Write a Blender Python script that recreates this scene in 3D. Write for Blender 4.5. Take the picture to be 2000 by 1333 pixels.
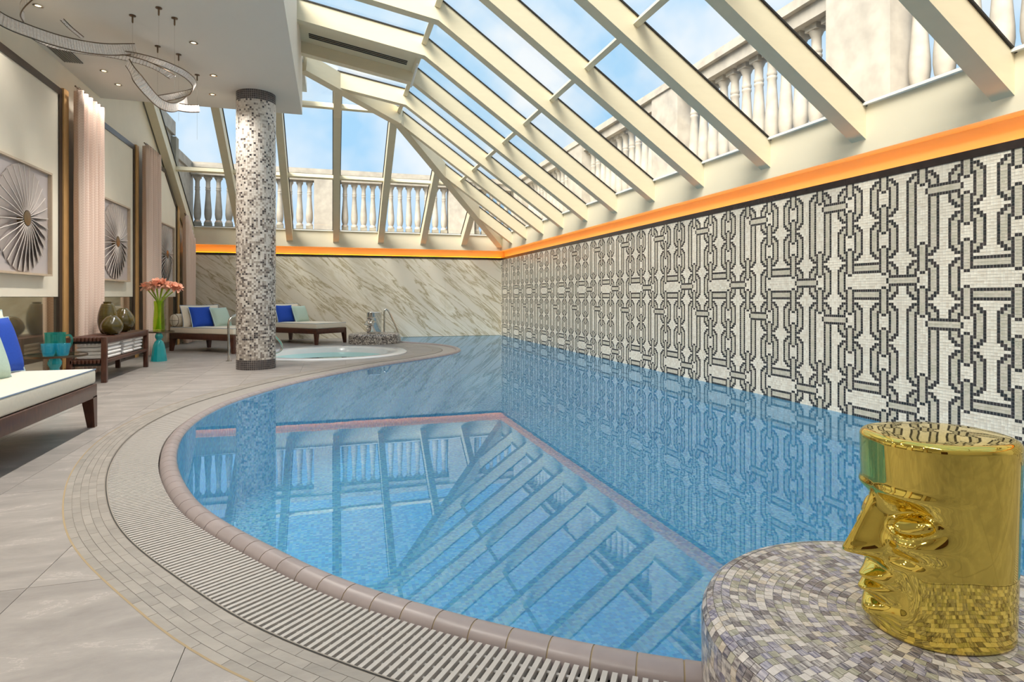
import bpy, bmesh, math, random
from mathutils import Vector, Matrix
from mathutils.geometry import tessellate_polygon
random.seed(7)
S = bpy.context.scene
for o in list(bpy.data.objects): bpy.data.objects.remove(o)
R = math.radians; PI = math.pi

# ------------------------------------------------------------------ camera
FPX = 1172.0; TH = math.atan(352 / FPX); CT, ST = math.cos(TH), math.sin(TH)
cam = bpy.data.cameras.new('camera'); co = bpy.data.objects.new('camera', cam); S.collection.objects.link(co)
cam.sensor_fit = 'HORIZONTAL'; cam.sensor_width = 36; cam.lens = FPX / 2000 * 36; cam.shift_y = -0.04325
cam.clip_start = 0.02; cam.clip_end = 300
co.location = (0, 0, 1); co.rotation_euler = (PI / 2, 0, -TH); S.camera = co

# ------------------------------------------------------------------ exposure, world, sun
vs = S.view_settings; vs.view_transform = 'Standard'; vs.look = 'None'; vs.gamma = 1; vs.use_curve_mapping = False
vs.exposure = 0.36
S.cycles.transparent_max_bounces = 24
W = bpy.data.worlds.new('sky'); S.world = W; W.use_nodes = True
nt = W.node_tree; nt.nodes.clear()
wo = nt.nodes.new('ShaderNodeOutputWorld'); bg = nt.nodes.new('ShaderNodeBackground')
tc = nt.nodes.new('ShaderNodeTexCoord'); ns = nt.nodes.new('ShaderNodeTexNoise'); rp = nt.nodes.new('ShaderNodeValToRGB')
ns.inputs['Scale'].default_value = 6.0; ns.inputs['Detail'].default_value = 4; ns.inputs['Roughness'].default_value = 0.52
rp.color_ramp.elements[0].position = 0.36; rp.color_ramp.elements[0].color = (0.40, 0.66, 0.91, 1)
rp.color_ramp.elements[1].position = 0.64; rp.color_ramp.elements[1].color = (0.86, 0.89, 0.93, 1)
nt.links.new(tc.outputs['Generated'], ns.inputs['Vector']); nt.links.new(ns.outputs['Fac'], rp.inputs['Fac'])
nt.links.new(rp.outputs['Color'], bg.inputs['Color']); bg.inputs['Strength'].default_value = 0.88
nt.links.new(bg.outputs[0], wo.inputs['Surface'])
sd = bpy.data.lights.new('hazy_sun', 'SUN'); so = bpy.data.objects.new('hazy_sun', sd); S.collection.objects.link(so)
sd.energy = 9.0; sd.angle = R(45); sd.color = (1.0, 0.94, 0.84)
so.rotation_euler = Vector((.58, .46, -.67)).to_track_quat('-Z', 'Y').to_euler()

# ------------------------------------------------------------------ materials
def lin(c):
    return tuple(((v / 255) / 12.92 if v / 255 <= 0.04045 else ((v / 255 + 0.055) / 1.055) ** 2.4) for v in c) + (1,)
MATS = {}
def pbr(name, col, rough=0.5, metal=0.0, var=0.0, scale=20, bump=0.0, spec=0.5, coat=0.0, emit=0, stretch=(1, 1, 1), rnd=0.0):
    if name in MATS: return MATS[name]
    m = bpy.data.materials.new(name); m.use_nodes = True; t = m.node_tree; b = t.nodes['Principled BSDF']
    c = lin(col); b.inputs['Base Color'].default_value = c
    b.inputs['Roughness'].default_value = rough; b.inputs['Metallic'].default_value = metal
    b.inputs['Specular IOR Level'].default_value = spec; b.inputs['Coat Weight'].default_value = coat
    if emit: b.inputs['Emission Color'].default_value = c; b.inputs['Emission Strength'].default_value = emit
    if var or bump or rnd:
        g = t.nodes.new('ShaderNodeNewGeometry'); mp = t.nodes.new('ShaderNodeMapping'); mp.inputs['Scale'].default_value = stretch
        n = t.nodes.new('ShaderNodeTexNoise'); n.inputs['Scale'].default_value = scale; n.inputs['Detail'].default_value = 5
        t.links.new(g.outputs['Position'], mp.inputs['Vector']); t.links.new(mp.outputs[0], n.inputs['Vector'])
        if var or rnd:
            mr = t.nodes.new('ShaderNodeMapRange'); mr.inputs['From Min'].default_value = .3; mr.inputs['From Max'].default_value = .7
            mr.inputs['To Min'].default_value = 1 - var; mr.inputs['To Max'].default_value = 1 + var
            t.links.new(n.outputs['Fac'], mr.inputs['Value']); last = mr.outputs[0]
            if rnd:
                oi = t.nodes.new('ShaderNodeObjectInfo'); m2 = t.nodes.new('ShaderNodeMapRange')
                m2.inputs['To Min'].default_value = 1 - rnd; m2.inputs['To Max'].default_value = 1 + rnd
                t.links.new(oi.outputs['Random'], m2.inputs['Value']); mm = t.nodes.new('ShaderNodeMath'); mm.operation = 'MULTIPLY'
                t.links.new(last, mm.inputs[0]); t.links.new(m2.outputs[0], mm.inputs[1]); last = mm.outputs[0]
            v = t.nodes.new('ShaderNodeVectorMath'); v.operation = 'SCALE'; v.inputs[0].default_value = c[:3]
            t.links.new(last, v.inputs['Scale']); t.links.new(v.outputs[0], b.inputs['Base Color'])
        if bump:
            bp = t.nodes.new('ShaderNodeBump'); bp.inputs['Strength'].default_value = bump; bp.inputs['Distance'].default_value = .01
            t.links.new(n.outputs['Fac'], bp.inputs['Height']); t.links.new(bp.outputs[0], b.inputs['Normal'])
    MATS[name] = m; return m

def nodes(name):
    m = bpy.data.materials.new(name); m.use_nodes = True; MATS[name] = m
    return m, m.node_tree, m.node_tree.nodes['Principled BSDF'], m.node_tree.nodes['Material Output']

cream = pbr('cream_paint', (226, 215, 190), .55, var=.015, scale=3)
ceil_m = pbr('ceiling_paint', (222, 216, 205), .6, var=.01, scale=2)
wallm = pbr('wall_cream', (236, 228, 210), .6, var=.02, scale=4)
raftm = pbr('rafter_cream', (226, 213, 182), .45, var=.02, scale=6, stretch=(1, 1, 4))
white = pbr('white_gloss', (240, 238, 232), .3)
gasket = pbr('gasket_black', (38, 34, 30), .5)
darkband = pbr('dark_brown_trim', (46, 38, 36), .25, var=.2, scale=15)
darkframe = pbr('dark_bronze_frame', (62, 50, 42), .35, var=.08)
lit_wood = pbr('amber_lit_wood', (212, 168, 110), .45, var=.12, scale=12, stretch=(6, 6, .6))  # wood tone with the amber light on the wall return put into its colour
wood = pbr('dark_walnut', (80, 46, 33), .33, var=.3, scale=14, stretch=(3, 3, 1), coat=.15)
stone = pbr('limestone', (170, 161, 149), .85, var=.16, scale=5, bump=.25)
plinth = pbr('weathered_plinth', (150, 142, 126), .9, var=.15, scale=8)
grout = pbr('pale_grout', (216, 210, 200), .8)
coping_m = pbr('taupe_coping', (160, 148, 147), .32, var=.06, scale=14, rnd=.05)
coping_g = pbr('tan_grout', (168, 148, 116), .8)
slat_m = pbr('grate_plastic', (190, 184, 178), .5, var=.05, scale=30)
gutter_m = pbr('gutter_dark', (62, 55, 50), .8)
chrome = pbr('polished_steel', (205, 200, 192), .12, metal=1)
bronze = pbr('bronze_metal', (120, 102, 84), .3, metal=1)
silver = pbr('mirror_silver', (225, 222, 216), .05, metal=1)
gold = pbr('mirror_gold', (228, 204, 104), .035, metal=1)
fab_cream = pbr('cream_canvas', (232, 222, 204), .85, var=.03, scale=60, bump=.05)
fab_blue = pbr('royal_blue_linen', (18, 70, 178), .8, var=.08, scale=80, bump=.05)
fab_mint = pbr('mint_linen', (184, 206, 194), .85, var=.04, scale=80, bump=.05)
pipe_pale = pbr('pale_piping', (206, 226, 226), .7)
pipe_blue = pbr('blue_grey_piping', (120, 138, 160), .7)
towel_m = pbr('white_terry', (244, 242, 240), .95, var=.03, scale=120, bump=.3)
teal = pbr('teal_glaze', (20, 150, 160), .16, var=.06, scale=8, coat=.4)
olive = pbr('olive_glass_ceramic', (78, 66, 18), .12, var=.3, scale=14, stretch=(.4, .4, 6), coat=.5)
coral = pbr('coral_petal', (255, 192, 164), .6, var=.22, scale=40)
stem_m = pbr('green_stem', (150, 176, 48), .5, var=.1)
tubwhite = pbr('acrylic_white', (240, 240, 240), .15, coat=.3)
jet_m = pbr('jet_dark', (40, 45, 50), .4)
artback = pbr('art_mount', (190, 180, 178), .6)
art_blade = pbr('art_blade_pewter', (182, 170, 164), .5, metal=.1, var=.05, scale=8)
art_edge = pbr('art_blade_edge', (222, 212, 204), .5)
art_hub = pbr('art_hub_brass', (120, 100, 70), .3, metal=.9)
art_frame = pbr('art_frame_beige', (196, 176, 152), .45, var=.05)
crystal = pbr('crystal', (236, 228, 222), .2, spec=.9, coat=.6, var=.12, scale=60)
black = pbr('soft_black', (30, 28, 26), .6)
vent_m = pbr('vent_paint', (150, 142, 130), .6)

# blush curtain with a fine check
m, t, b, out = nodes('blush_check_curtain'); curt_m = m
g = t.nodes.new('ShaderNodeNewGeometry'); ck = t.nodes.new('ShaderNodeTexChecker'); ck.inputs['Scale'].default_value = 60
ck.inputs['Color1'].default_value = lin((238, 216, 202)); ck.inputs['Color2'].default_value = lin((230, 204, 189))
t.links.new(g.outputs['Position'], ck.inputs['Vector']); t.links.new(ck.outputs['Color'], b.inputs['Base Color']); b.inputs['Roughness'].default_value = .85

# mosaic tile materials (tone varies tile by tile)
def tile_mat(name, cols, size, rough=.25, org=(0, 0, 0), streak=0.0):
    m, t, b, out = nodes(name)
    g = t.nodes.new('ShaderNodeNewGeometry'); s = t.nodes.new('ShaderNodeVectorMath'); s.operation = 'SUBTRACT'; s.inputs[1].default_value = org
    q = t.nodes.new('ShaderNodeVectorMath'); q.operation = 'SCALE'; q.inputs['Scale'].default_value = 1 / size
    f = t.nodes.new('ShaderNodeVectorMath'); f.operation = 'FLOOR'; w = t.nodes.new('ShaderNodeTexWhiteNoise'); w.noise_dimensions = '3D'
    r = t.nodes.new('ShaderNodeValToRGB'); r.color_ramp.interpolation = 'LINEAR' if len(cols) < 4 else 'CONSTANT'
    while len(r.color_ramp.elements) < len(cols): r.color_ramp.elements.new(.5)
    for i, c in enumerate(cols):
        r.color_ramp.elements[i].position = i / len(cols) if len(cols) > 3 else i / max(1, len(cols) - 1); r.color_ramp.elements[i].color = lin(c)
    t.links.new(g.outputs['Position'], s.inputs[0]); t.links.new(s.outputs[0], q.inputs[0]); t.links.new(q.outputs[0], f.inputs[0])
    t.links.new(f.outputs[0], w.inputs['Vector']); t.links.new(w.outputs['Value'], r.inputs['Fac'])
    t.links.new(r.outputs['Color'], b.inputs['Base Color']); b.inputs['Roughness'].default_value = rough
    return m
TS = 0.0218; WX = 4.22; Y0T = 3.527; ZT = 1.955
t_white = tile_mat('ivory_tile', [(222, 210, 192), (242, 234, 218)], TS, .3)
t_taupe = tile_mat('taupe_tile', [(192, 185, 164), (214, 203, 186)], TS, .3)
t_dark = tile_mat('charcoal_tile', [(34, 42, 44), (70, 62, 62)], TS, .3)

def streaky(name, c1, c2, rot, sc=90):
    m, t, b, out = nodes(name)
    g = t.nodes.new('ShaderNodeNewGeometry'); mp = t.nodes.new('ShaderNodeMapping')
    mp.inputs['Rotation'].default_value = (0, 0, rot); mp.inputs['Scale'].default_value = (1, .12, .6)
    n = t.nodes.new('ShaderNodeTexNoise'); n.inputs['Scale'].default_value = sc * 2.2; n.inputs['Detail'].default_value = 3; n.inputs['Distortion'].default_value = .6
    r = t.nodes.new('ShaderNodeValToRGB'); r.color_ramp.elements[0].position = .38; r.color_ramp.elements[1].position = .62
    r.color_ramp.elements[0].color = lin(c1); r.color_ramp.elements[1].color = lin(c2)
    t.links.new(g.outputs['Position'], mp.inputs['Vector']); t.links.new(mp.outputs[0], n.inputs['Vector'])
    t.links.new(n.outputs['Fac'], r.inputs['Fac']); t.links.new(r.outputs['Color'], b.inputs['Base Color']); b.inputs['Roughness'].default_value = .28
    return m
PT = [streaky('pearl_tile', (226, 218, 212), (206, 198, 192), .3), streaky('grey_swirl_tile', (120, 112, 114), (206, 200, 196), .8),
      streaky('lilac_swirl_tile', (118, 114, 136), (196, 190, 196), -.5), streaky('olive_swirl_tile', (150, 146, 128), (190, 186, 170), 1.2),
      streaky('smoke_tile', (92, 84, 88), (150, 142, 142), .1), streaky('sand_tile', (196, 182, 164), (222, 212, 200), -1.0), streaky('slate_tile', (88, 86, 100), (176, 168, 170), 2.0)]
PW = [5, 5, 4, 4, 2.2, 3, 2]
CM = [tile_mat('column_ivory_tile', [(214, 206, 196), (238, 232, 224)], .027), tile_mat('column_greige_tile', [(168, 158, 148), (190, 180, 170)], .027),
      tile_mat('column_taupe_tile', [(122, 112, 106), (150, 140, 134)], .027), tile_mat('column_charcoal_tile', [(62, 58, 62), (100, 92, 90)], .027)]

# blue pool mosaic
m, t, b, out = nodes('pool_mosaic'); pool_m = m
g = t.nodes.new('ShaderNodeNewGeometry'); q = t.nodes.new('ShaderNodeVectorMath'); q.operation = 'SCALE'; q.inputs['Scale'].default_value = 1 / .025
rt = t.nodes.new('ShaderNodeVectorRotate'); rt.inputs['Angle'].default_value = 0.0
f = t.nodes.new('ShaderNodeVectorMath'); f.operation = 'FLOOR'; w = t.nodes.new('ShaderNodeTexWhiteNoise'); r = t.nodes.new('ShaderNodeValToRGB')
r.color_ramp.interpolation = 'CONSTANT'
pc = [(30, 148, 205), (70, 192, 236), (120, 222, 240), (50, 168, 224), (160, 232, 226), (98, 212, 224), (186, 240, 250), (56, 166, 204), (86, 206, 250)]
while len(r.color_ramp.elements) < len(pc): r.color_ramp.elements.new(.5)
for i, c in enumerate(pc): r.color_ramp.elements[i].position = i / len(pc); r.color_ramp.elements[i].color = lin(c)
t.links.new(g.outputs['Position'], rt.inputs['Vector']); t.links.new(rt.outputs[0], q.inputs[0]); t.links.new(q.outputs[0], f.inputs[0]); t.links.new(f.outputs[0], w.inputs['Vector'])
t.links.new(w.outputs['Value'], r.inputs['Fac'])
fr = t.nodes.new('ShaderNodeVectorMath'); fr.operation = 'FRACTION'; t.links.new(q.outputs[0], fr.inputs[0])
sp = t.nodes.new('ShaderNodeSeparateXYZ'); t.links.new(fr.outputs[0], sp.inputs[0])
mn = t.nodes.new('ShaderNodeMath'); mn.operation = 'MINIMUM'; t.links.new(sp.outputs['X'], mn.inputs[0]); t.links.new(sp.outputs['Y'], mn.inputs[1])
lt = t.nodes.new('ShaderNodeMath'); lt.operation = 'LESS_THAN'; lt.inputs[1].default_value = .07; t.links.new(mn.outputs[0], lt.inputs[0])
mx = t.nodes.new('ShaderNodeMix'); mx.data_type = 'RGBA'; t.links.new(lt.outputs[0], mx.inputs[0]); t.links.new(r.outputs['Color'], mx.inputs[6]); mx.inputs[7].default_value = lin((150, 200, 224))
t.links.new(mx.outputs[2], b.inputs['Base Color']); b.inputs['Roughness'].default_value = .5

# transparent + mirror by fresnel: window glass, pool water
def clear(name, tcol, gcol, ior, rough=0.0, bump=None, solid=True, body=None):
    m = bpy.data.materials.new(name); m.use_nodes = True; t = m.node_tree; t.nodes.clear(); MATS[name] = m
    o = t.nodes.new('ShaderNodeOutputMaterial'); mx = t.nodes.new('ShaderNodeMixShader'); tr = t.nodes.new('ShaderNodeBsdfTransparent'); gl = t.nodes.new('ShaderNodeBsdfGlossy')
    if solid:                                       # thin closed panes: the same share on both faces
        lw = t.nodes.new('ShaderNodeLayerWeight'); lw.inputs['Blend'].default_value = .5; pw = t.nodes.new('ShaderNodeMath'); pw.operation = 'POWER'; pw.inputs[1].default_value = 5
        fz = t.nodes.new('ShaderNodeMath'); fz.operation = 'MULTIPLY_ADD'; r0 = ((ior - 1) / (ior + 1)) ** 2; fz.inputs[1].default_value = (1 - r0) * .7; fz.inputs[2].default_value = r0
        t.links.new(lw.outputs['Facing'], pw.inputs[0]); t.links.new(pw.outputs[0], fz.inputs[0])
    else: fz = t.nodes.new('ShaderNodeFresnel'); fz.inputs['IOR'].default_value = ior
    tr.inputs['Color'].default_value = tcol; gl.inputs['Color'].default_value = gcol; gl.inputs['Roughness'].default_value = rough
    under = tr.outputs[0]
    if body:                                        # light scattered back by the water itself
        df = t.nodes.new('ShaderNodeBsdfDiffuse'); df.inputs['Color'].default_value = body[0]; m2 = t.nodes.new('ShaderNodeMixShader'); m2.inputs[0].default_value = body[1]
        t.links.new(tr.outputs[0], m2.inputs[1]); t.links.new(df.outputs[0], m2.inputs[2]); under = m2.outputs[0]
    t.links.new(fz.outputs[0], mx.inputs[0]); t.links.new(under, mx.inputs[1]); t.links.new(gl.outputs[0], mx.inputs[2]); t.links.new(mx.outputs[0], o.inputs['Surface'])
    if bump:
        g = t.nodes.new('ShaderNodeNewGeometry'); n = t.nodes.new('ShaderNodeTexNoise'); n.inputs['Scale'].default_value = bump[0]; n.inputs['Detail'].default_value = 2
        bp = t.nodes.new('ShaderNodeBump'); bp.inputs['Strength'].default_value = bump[1]; bp.inputs['Distance'].default_value = bump[2]
        t.links.new(g.outputs['Position'], n.inputs['Vector']); t.links.new(n.outputs['Fac'], bp.inputs['Height'])
        t.links.new(bp.outputs[0], gl.inputs['Normal']); t.links.new(bp.outputs[0], fz.inputs['Normal'])
    return m
glass = clear('window_glass', (.97, .985, .985, 1), (1, 1, 1, 1), 1.15)
water_m = clear('pool_water', (.92, .99, 1.0, 1), (.70, .83, 1.0, 1), 1.85, 0.0, (5, .03, .004), False, ((.17, .58, 1.0, 1), .30))
tubwater = clear('tub_water', (.50, .92, .88, 1), (.7, .98, .98, 1), 1.33, 0.0, (4, .1, .004), False, ((.30, .86, .80, 1), .5))
table_glass = clear('table_glass', (.80, .88, .86, 1), (1, 1, 1, 1), 1.5)
vase_glass = clear('green_glass', (.84, .93, .46, 1), (.9, 1, .8, 1), 1.45)
teal_glass = clear('teal_glass', (.50, .88, .88, 1), (.8, 1, 1, 1), 1.6, .05, None, True, ((.02, .36, .30, 1), .2))
aqua_glass = clear('aqua_glass', (.52, .86, .94, 1), (.85, 1, 1, 1), 1.6, .05, None, True, ((.05, .46, .62, 1), .22))
mirror_m = pbr('smoked_mirror', (204, 194, 170), .06, metal=.9)

# marble with diagonal veins
m, t, b, out = nodes('calacatta_marble'); marble = m
g = t.nodes.new('ShaderNodeNewGeometry'); mp = t.nodes.new('ShaderNodeMapping'); mp.inputs['Scale'].default_value = (.36, 1, 2.8); vr = t.nodes.new('ShaderNodeVectorRotate'); vr.rotation_type = 'Y_AXIS'; vr.inputs['Angle'].default_value = R(-40)
n = t.nodes.new('ShaderNodeTexNoise'); n.inputs['Scale'].default_value = 1.5; n.inputs['Detail'].default_value = 9; n.inputs['Roughness'].default_value = .6; n.inputs['Distortion'].default_value = .5
r = t.nodes.new('ShaderNodeValToRGB'); e = r.color_ramp.elements
e[0].position = .0; e[0].color = lin((222, 214, 198)); e[1].position = 1; e[1].color = lin((228, 220, 204))
for p, c in ((.455, (222, 214, 198)), (.488, (198, 186, 160)), (.5, (166, 152, 122)), (.512, (206, 196, 172)), (.55, (230, 223, 208)), (.62, (212, 202, 180)), (.66, (230, 223, 208))):
    x = e.new(p); x.color = lin(c)
t.links.new(g.outputs['Position'], vr.inputs['Vector']); t.links.new(vr.outputs[0], mp.inputs['Vector']); t.links.new(mp.outputs[0], n.inputs['Vector']); t.links.new(n.outputs['Fac'], r.inputs['Fac'])
t.links.new(r.outputs['Color'], b.inputs['Base Color']); b.inputs['Roughness'].default_value = .22

# stone floor
def stone_floor(name, col, vein):
    m, t, b, out = nodes(name)
    g = t.nodes.new('ShaderNodeNewGeometry'); oi = t.nodes.new('ShaderNodeObjectInfo'); mp = t.nodes.new('ShaderNodeMapping'); mp.inputs['Rotation'].default_value = (0, 0, .7); mp.inputs['Scale'].default_value = (1, 2.6, 1)
    ad = t.nodes.new('ShaderNodeVectorMath'); ad.operation = 'MULTIPLY_ADD'; ad.inputs[1].default_value = (0, 0, 1)
    n = t.nodes.new('ShaderNodeTexNoise'); n.inputs['Scale'].default_value = 2.2; n.inputs['Detail'].default_value = 10; n.inputs['Roughness'].default_value = .65; n.inputs['Distortion'].default_value = .4
    cx = t.nodes.new('ShaderNodeCombineXYZ'); ml = t.nodes.new('ShaderNodeMath'); ml.operation = 'MULTIPLY'; ml.inputs[1].default_value = 40
    t.links.new(oi.outputs['Random'], ml.inputs[0]); t.links.new(ml.outputs[0], cx.inputs['Z'])
    a2 = t.nodes.new('ShaderNodeVectorMath'); t.links.new(g.outputs['Position'], a2.inputs[0]); t.links.new(cx.outputs[0], a2.inputs[1])
    t.links.new(a2.outputs[0], mp.inputs['Vector']); t.links.new(mp.outputs[0], n.inputs['Vector'])
    r = t.nodes.new('ShaderNodeValToRGB'); e = r.color_ramp.elements; k = lambda s: lin(tuple(min(255, v * s) for v in col))
    e[0].position = .3; e[0].color = k(.86); e[1].position = .7; e[1].color = k(1.06)
    x = e.new(.5); x.color = k(.97)
    if vein:
        x = e.new(.575); x.color = k(1.02); x = e.new(.585); x.color = k(1.16); x = e.new(.595); x.color = k(1.0)
    hs = t.nodes.new('ShaderNodeMapRange'); hs.inputs['To Min'].default_value = .95 if vein else .975; hs.inputs['To Max'].default_value = 1.04 if vein else 1.02; t.links.new(oi.outputs['Random'], hs.inputs['Value'])
    sc = t.nodes.new('ShaderNodeVectorMath'); sc.operation = 'SCALE'; t.links.new(n.outputs['Fac'], r.inputs['Fac']); t.links.new(r.outputs['Color'], sc.inputs[0]); t.links.new(hs.outputs[0], sc.inputs['Scale'])
    t.links.new(sc.outputs[0], b.inputs['Base Color']); b.inputs['Roughness'].default_value = .42
    n2 = t.nodes.new('ShaderNodeTexNoise'); n2.inputs['Scale'].default_value = 60; n2.inputs['Detail'].default_value = 4; t.links.new(mp.outputs[0], n2.inputs['Vector'])
    bp = t.nodes.new('ShaderNodeBump'); bp.inputs['Strength'].default_value = .12; bp.inputs['Distance'].default_value = .004; t.links.new(n2.outputs['Fac'], bp.inputs['Height']); t.links.new(bp.outputs[0], b.inputs['Normal'])
    return m
floor_m = stone_floor('grey_stone_tile', (163, 156, 151), True)
brick_m = stone_floor('grey_border_tile', (164, 157, 149), False)
floor_g = pbr('floor_grout', (156, 148, 138), .9)

# ------------------------------------------------------------------ mesh helpers
C = S.collection
def newobj(name, me, parent=None):
    o = bpy.data.objects.new(name, me); C.objects.link(o)
    if parent is not None: o.parent = parent
    return o
class MB:
    def __init__(s): s.v = []; s.f = []; s.m = []
    def add(s, vs, fs, mi=0):
        b = len(s.v); s.v += [tuple(p) for p in vs]; s.f += [tuple(i + b for i in q) for q in fs]; s.m += [mi] * len(fs); return s
    def box(s, x0, x1, y0, y1, z0, z1, mi=0):
        return s.add([(x0, y0, z0), (x1, y0, z0), (x1, y1, z0), (x0, y1, z0), (x0, y0, z1), (x1, y0, z1), (x1, y1, z1), (x0, y1, z1)],
                     [(0, 3, 2, 1), (4, 5, 6, 7), (0, 1, 5, 4), (1, 2, 6, 5), (2, 3, 7, 6), (3, 0, 4, 7)], mi)
    def beam(s, a, b, w, h, up=(0, 0, 1), mi=0):
        a = Vector(a); b = Vector(b); d = (b - a).normalized(); r = d.cross(Vector(up)).normalized(); u = r.cross(d)
        vs = [p + r * i * w / 2 + u * j * h / 2 for p in (a, b) for i, j in ((-1, -1), (1, -1), (1, 1), (-1, 1))]
        return s.add(vs, [(0, 1, 2, 3), (7, 6, 5, 4), (0, 4, 5, 1), (1, 5, 6, 2), (2, 6, 7, 3), (3, 7, 4, 0)], mi)
    def prism(s, poly, z0, z1, mi=0):
        n = len(poly); zz0 = z0 if callable(z0) else (lambda x, y: z0); zz1 = z1 if callable(z1) else (lambda x, y: z1)
        vs = [(x, y, zz0(x, y)) for x, y in poly] + [(x, y, zz1(x, y)) for x, y in poly]
        return s.add(vs, [tuple(range(n))[::-1], tuple(range(n, 2 * n))] + [(i, (i + 1) % n, n + (i + 1) % n, n + i) for i in range(n)], mi)
    def tube(s, pts, r, seg=8, closed=False, caps=True, mi=0):
        pts = [Vector(p) for p in pts]; n = len(pts); rings = []; ref = None
        for i, p in enumerate(pts):
            a = pts[i - 1] if (i or closed) else p; c = pts[(i + 1) % n] if (i < n - 1 or closed) else p
            d = (c - a).normalized()
            if ref is None: ref = d.orthogonal().normalized()
            ref = (ref - d * ref.dot(d)); ref = ref.normalized() if ref.length > 1e-6 else d.orthogonal().normalized()
            q = d.cross(ref); rr = r[i] if isinstance(r, (list, tuple)) else r
            rings.append([p + (ref * math.cos(k * 2 * PI / seg) + q * math.sin(k * 2 * PI / seg)) * rr for k in range(seg)])
        vs = [v for rg in rings for v in rg]; fs = []
        for i in range(n if closed else n - 1):
            j = (i + 1) % n
            for k in range(seg): fs.append((i * seg + k, i * seg + (k + 1) % seg, j * seg + (k + 1) % seg, j * seg + k))
        if caps and not closed: fs += [tuple(range(seg))[::-1], tuple((n - 1) * seg + k for k in range(seg))]
        return s.add(vs, fs, mi)
    def lathe(s, prof, seg=32, c=(0, 0, 0), caps=True, mi=0):
        vs = [(c[0] + r * math.cos(2 * PI * k / seg), c[1] + r * math.sin(2 * PI * k / seg), c[2] + z) for r, z in prof for k in range(seg)]
        fs = [(i * seg + k, i * seg + (k + 1) % seg, (i + 1) * seg + (k + 1) % seg, (i + 1) * seg + k) for i in range(len(prof) - 1) for k in range(seg)]
        if caps: fs += [tuple(range(seg))[::-1], tuple((len(prof) - 1) * seg + k for k in range(seg))]
        return s.add(vs, fs, mi)
    def mesh(s, name, mats, smooth=False):
        me = bpy.data.meshes.new(name); me.from_pydata(s.v, [], s.f)
        for mm in (mats if isinstance(mats, (list, tuple)) else [mats]): me.materials.append(mm)
        if len(set(s.m)) > 1: me.polygons.foreach_set('material_index', s.m)
        me.update()
        if smooth:
            me.shade_smooth(); me.set_sharp_from_angle(angle=R(40 if smooth is True else smooth))
        return me
    def build(s, name, mats, parent=None, smooth=False):
        return newobj(name, s.mesh(name, mats, smooth), parent)
def tag(o, label=None, cat=None, group=None, kind=None):
    for k, v in (('label', label), ('category', cat), ('group', group), ('kind', kind)):
        if v: o[k] = v
    return o
def thing(name, label, cat, loc=(0, 0, 0), rz=0, group=None, kind=None):
    o = newobj(name, None); o.location = loc; o.rotation_euler = (0, 0, rz); return tag(o, label, cat, group, kind)
def copy_tree(o, parent=None):
    c = o.copy(); C.objects.link(c); c.parent = parent
    for ch in list(o.children): copy_tree(ch, c)
    return c
def rbox(name, x0, x1, y0, y1, z0, z1, bev, mat, parent=None, seg=3):
    bm = bmesh.new(); bmesh.ops.create_cube(bm, size=1)
    for v in bm.verts: v.co = Vector(((x0 + x1) / 2 + v.co.x * (x1 - x0), (y0 + y1) / 2 + v.co.y * (y1 - y0), (z0 + z1) / 2 + v.co.z * (z1 - z0)))
    bmesh.ops.bevel(bm, geom=bm.edges[:], offset=bev, segments=seg, affect='EDGES', profile=.5)
    me = bpy.data.meshes.new(name); bm.to_mesh(me); bm.free(); me.materials.append(mat); me.shade_smooth(); me.set_sharp_from_angle(angle=R(50))
    return newobj(name, me, parent)
def clip(poly, a, b, c):            # keep a*x + b*y <= c
    out = []
    for i in range(len(poly)):
        p, q = poly[i], poly[(i + 1) % len(poly)]; dp = a * p[0] + b * p[1] - c; dq = a * q[0] + b * q[1] - c
        if dp <= 0: out.append(p)
        if dp * dq < 0: k = dp / (dp - dq); out.append((p[0] + (q[0] - p[0]) * k, p[1] + (q[1] - p[1]) * k))
    return out
def P(px, py, z):                   # a place in the room, measured from the viewpoint
    u = (px - 1000) / FPX; return (z * (u * CT + ST), z * (CT - u * ST), 1 + z * (580 - py) / FPX)
def catmull(pts, n=10):
    out = []; P_ = [Vector(p) for p in pts]; P_ = [2 * P_[0] - P_[1]] + P_ + [2 * P_[-1] - P_[-2]]
    for i in range(1, len(P_) - 2):
        a, b_, c, d = P_[i - 1:i + 3]
        for k in range(n):
            t_ = k / n; out.append(.5 * ((2 * b_) + (c - a) * t_ + (2 * a - 5 * b_ + 4 * c - d) * t_ ** 2 + (3 * b_ - a - 3 * c + d) * t_ ** 3))
    return out + [P_[-2]]
def resample(pts, step):
    L = [0]
    for i in range(1, len(pts)): L.append(L[-1] + (pts[i] - pts[i - 1]).length)
    n = max(2, round(L[-1] / step)); out = []; j = 0
    for k in range(n + 1):
        s_ = L[-1] * k / n
        while j < len(L) - 2 and L[j + 1] < s_: j += 1
        f_ = (s_ - L[j]) / max(1e-9, L[j + 1] - L[j]); out.append(pts[j].lerp(pts[j + 1], f_))
    return out

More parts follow.
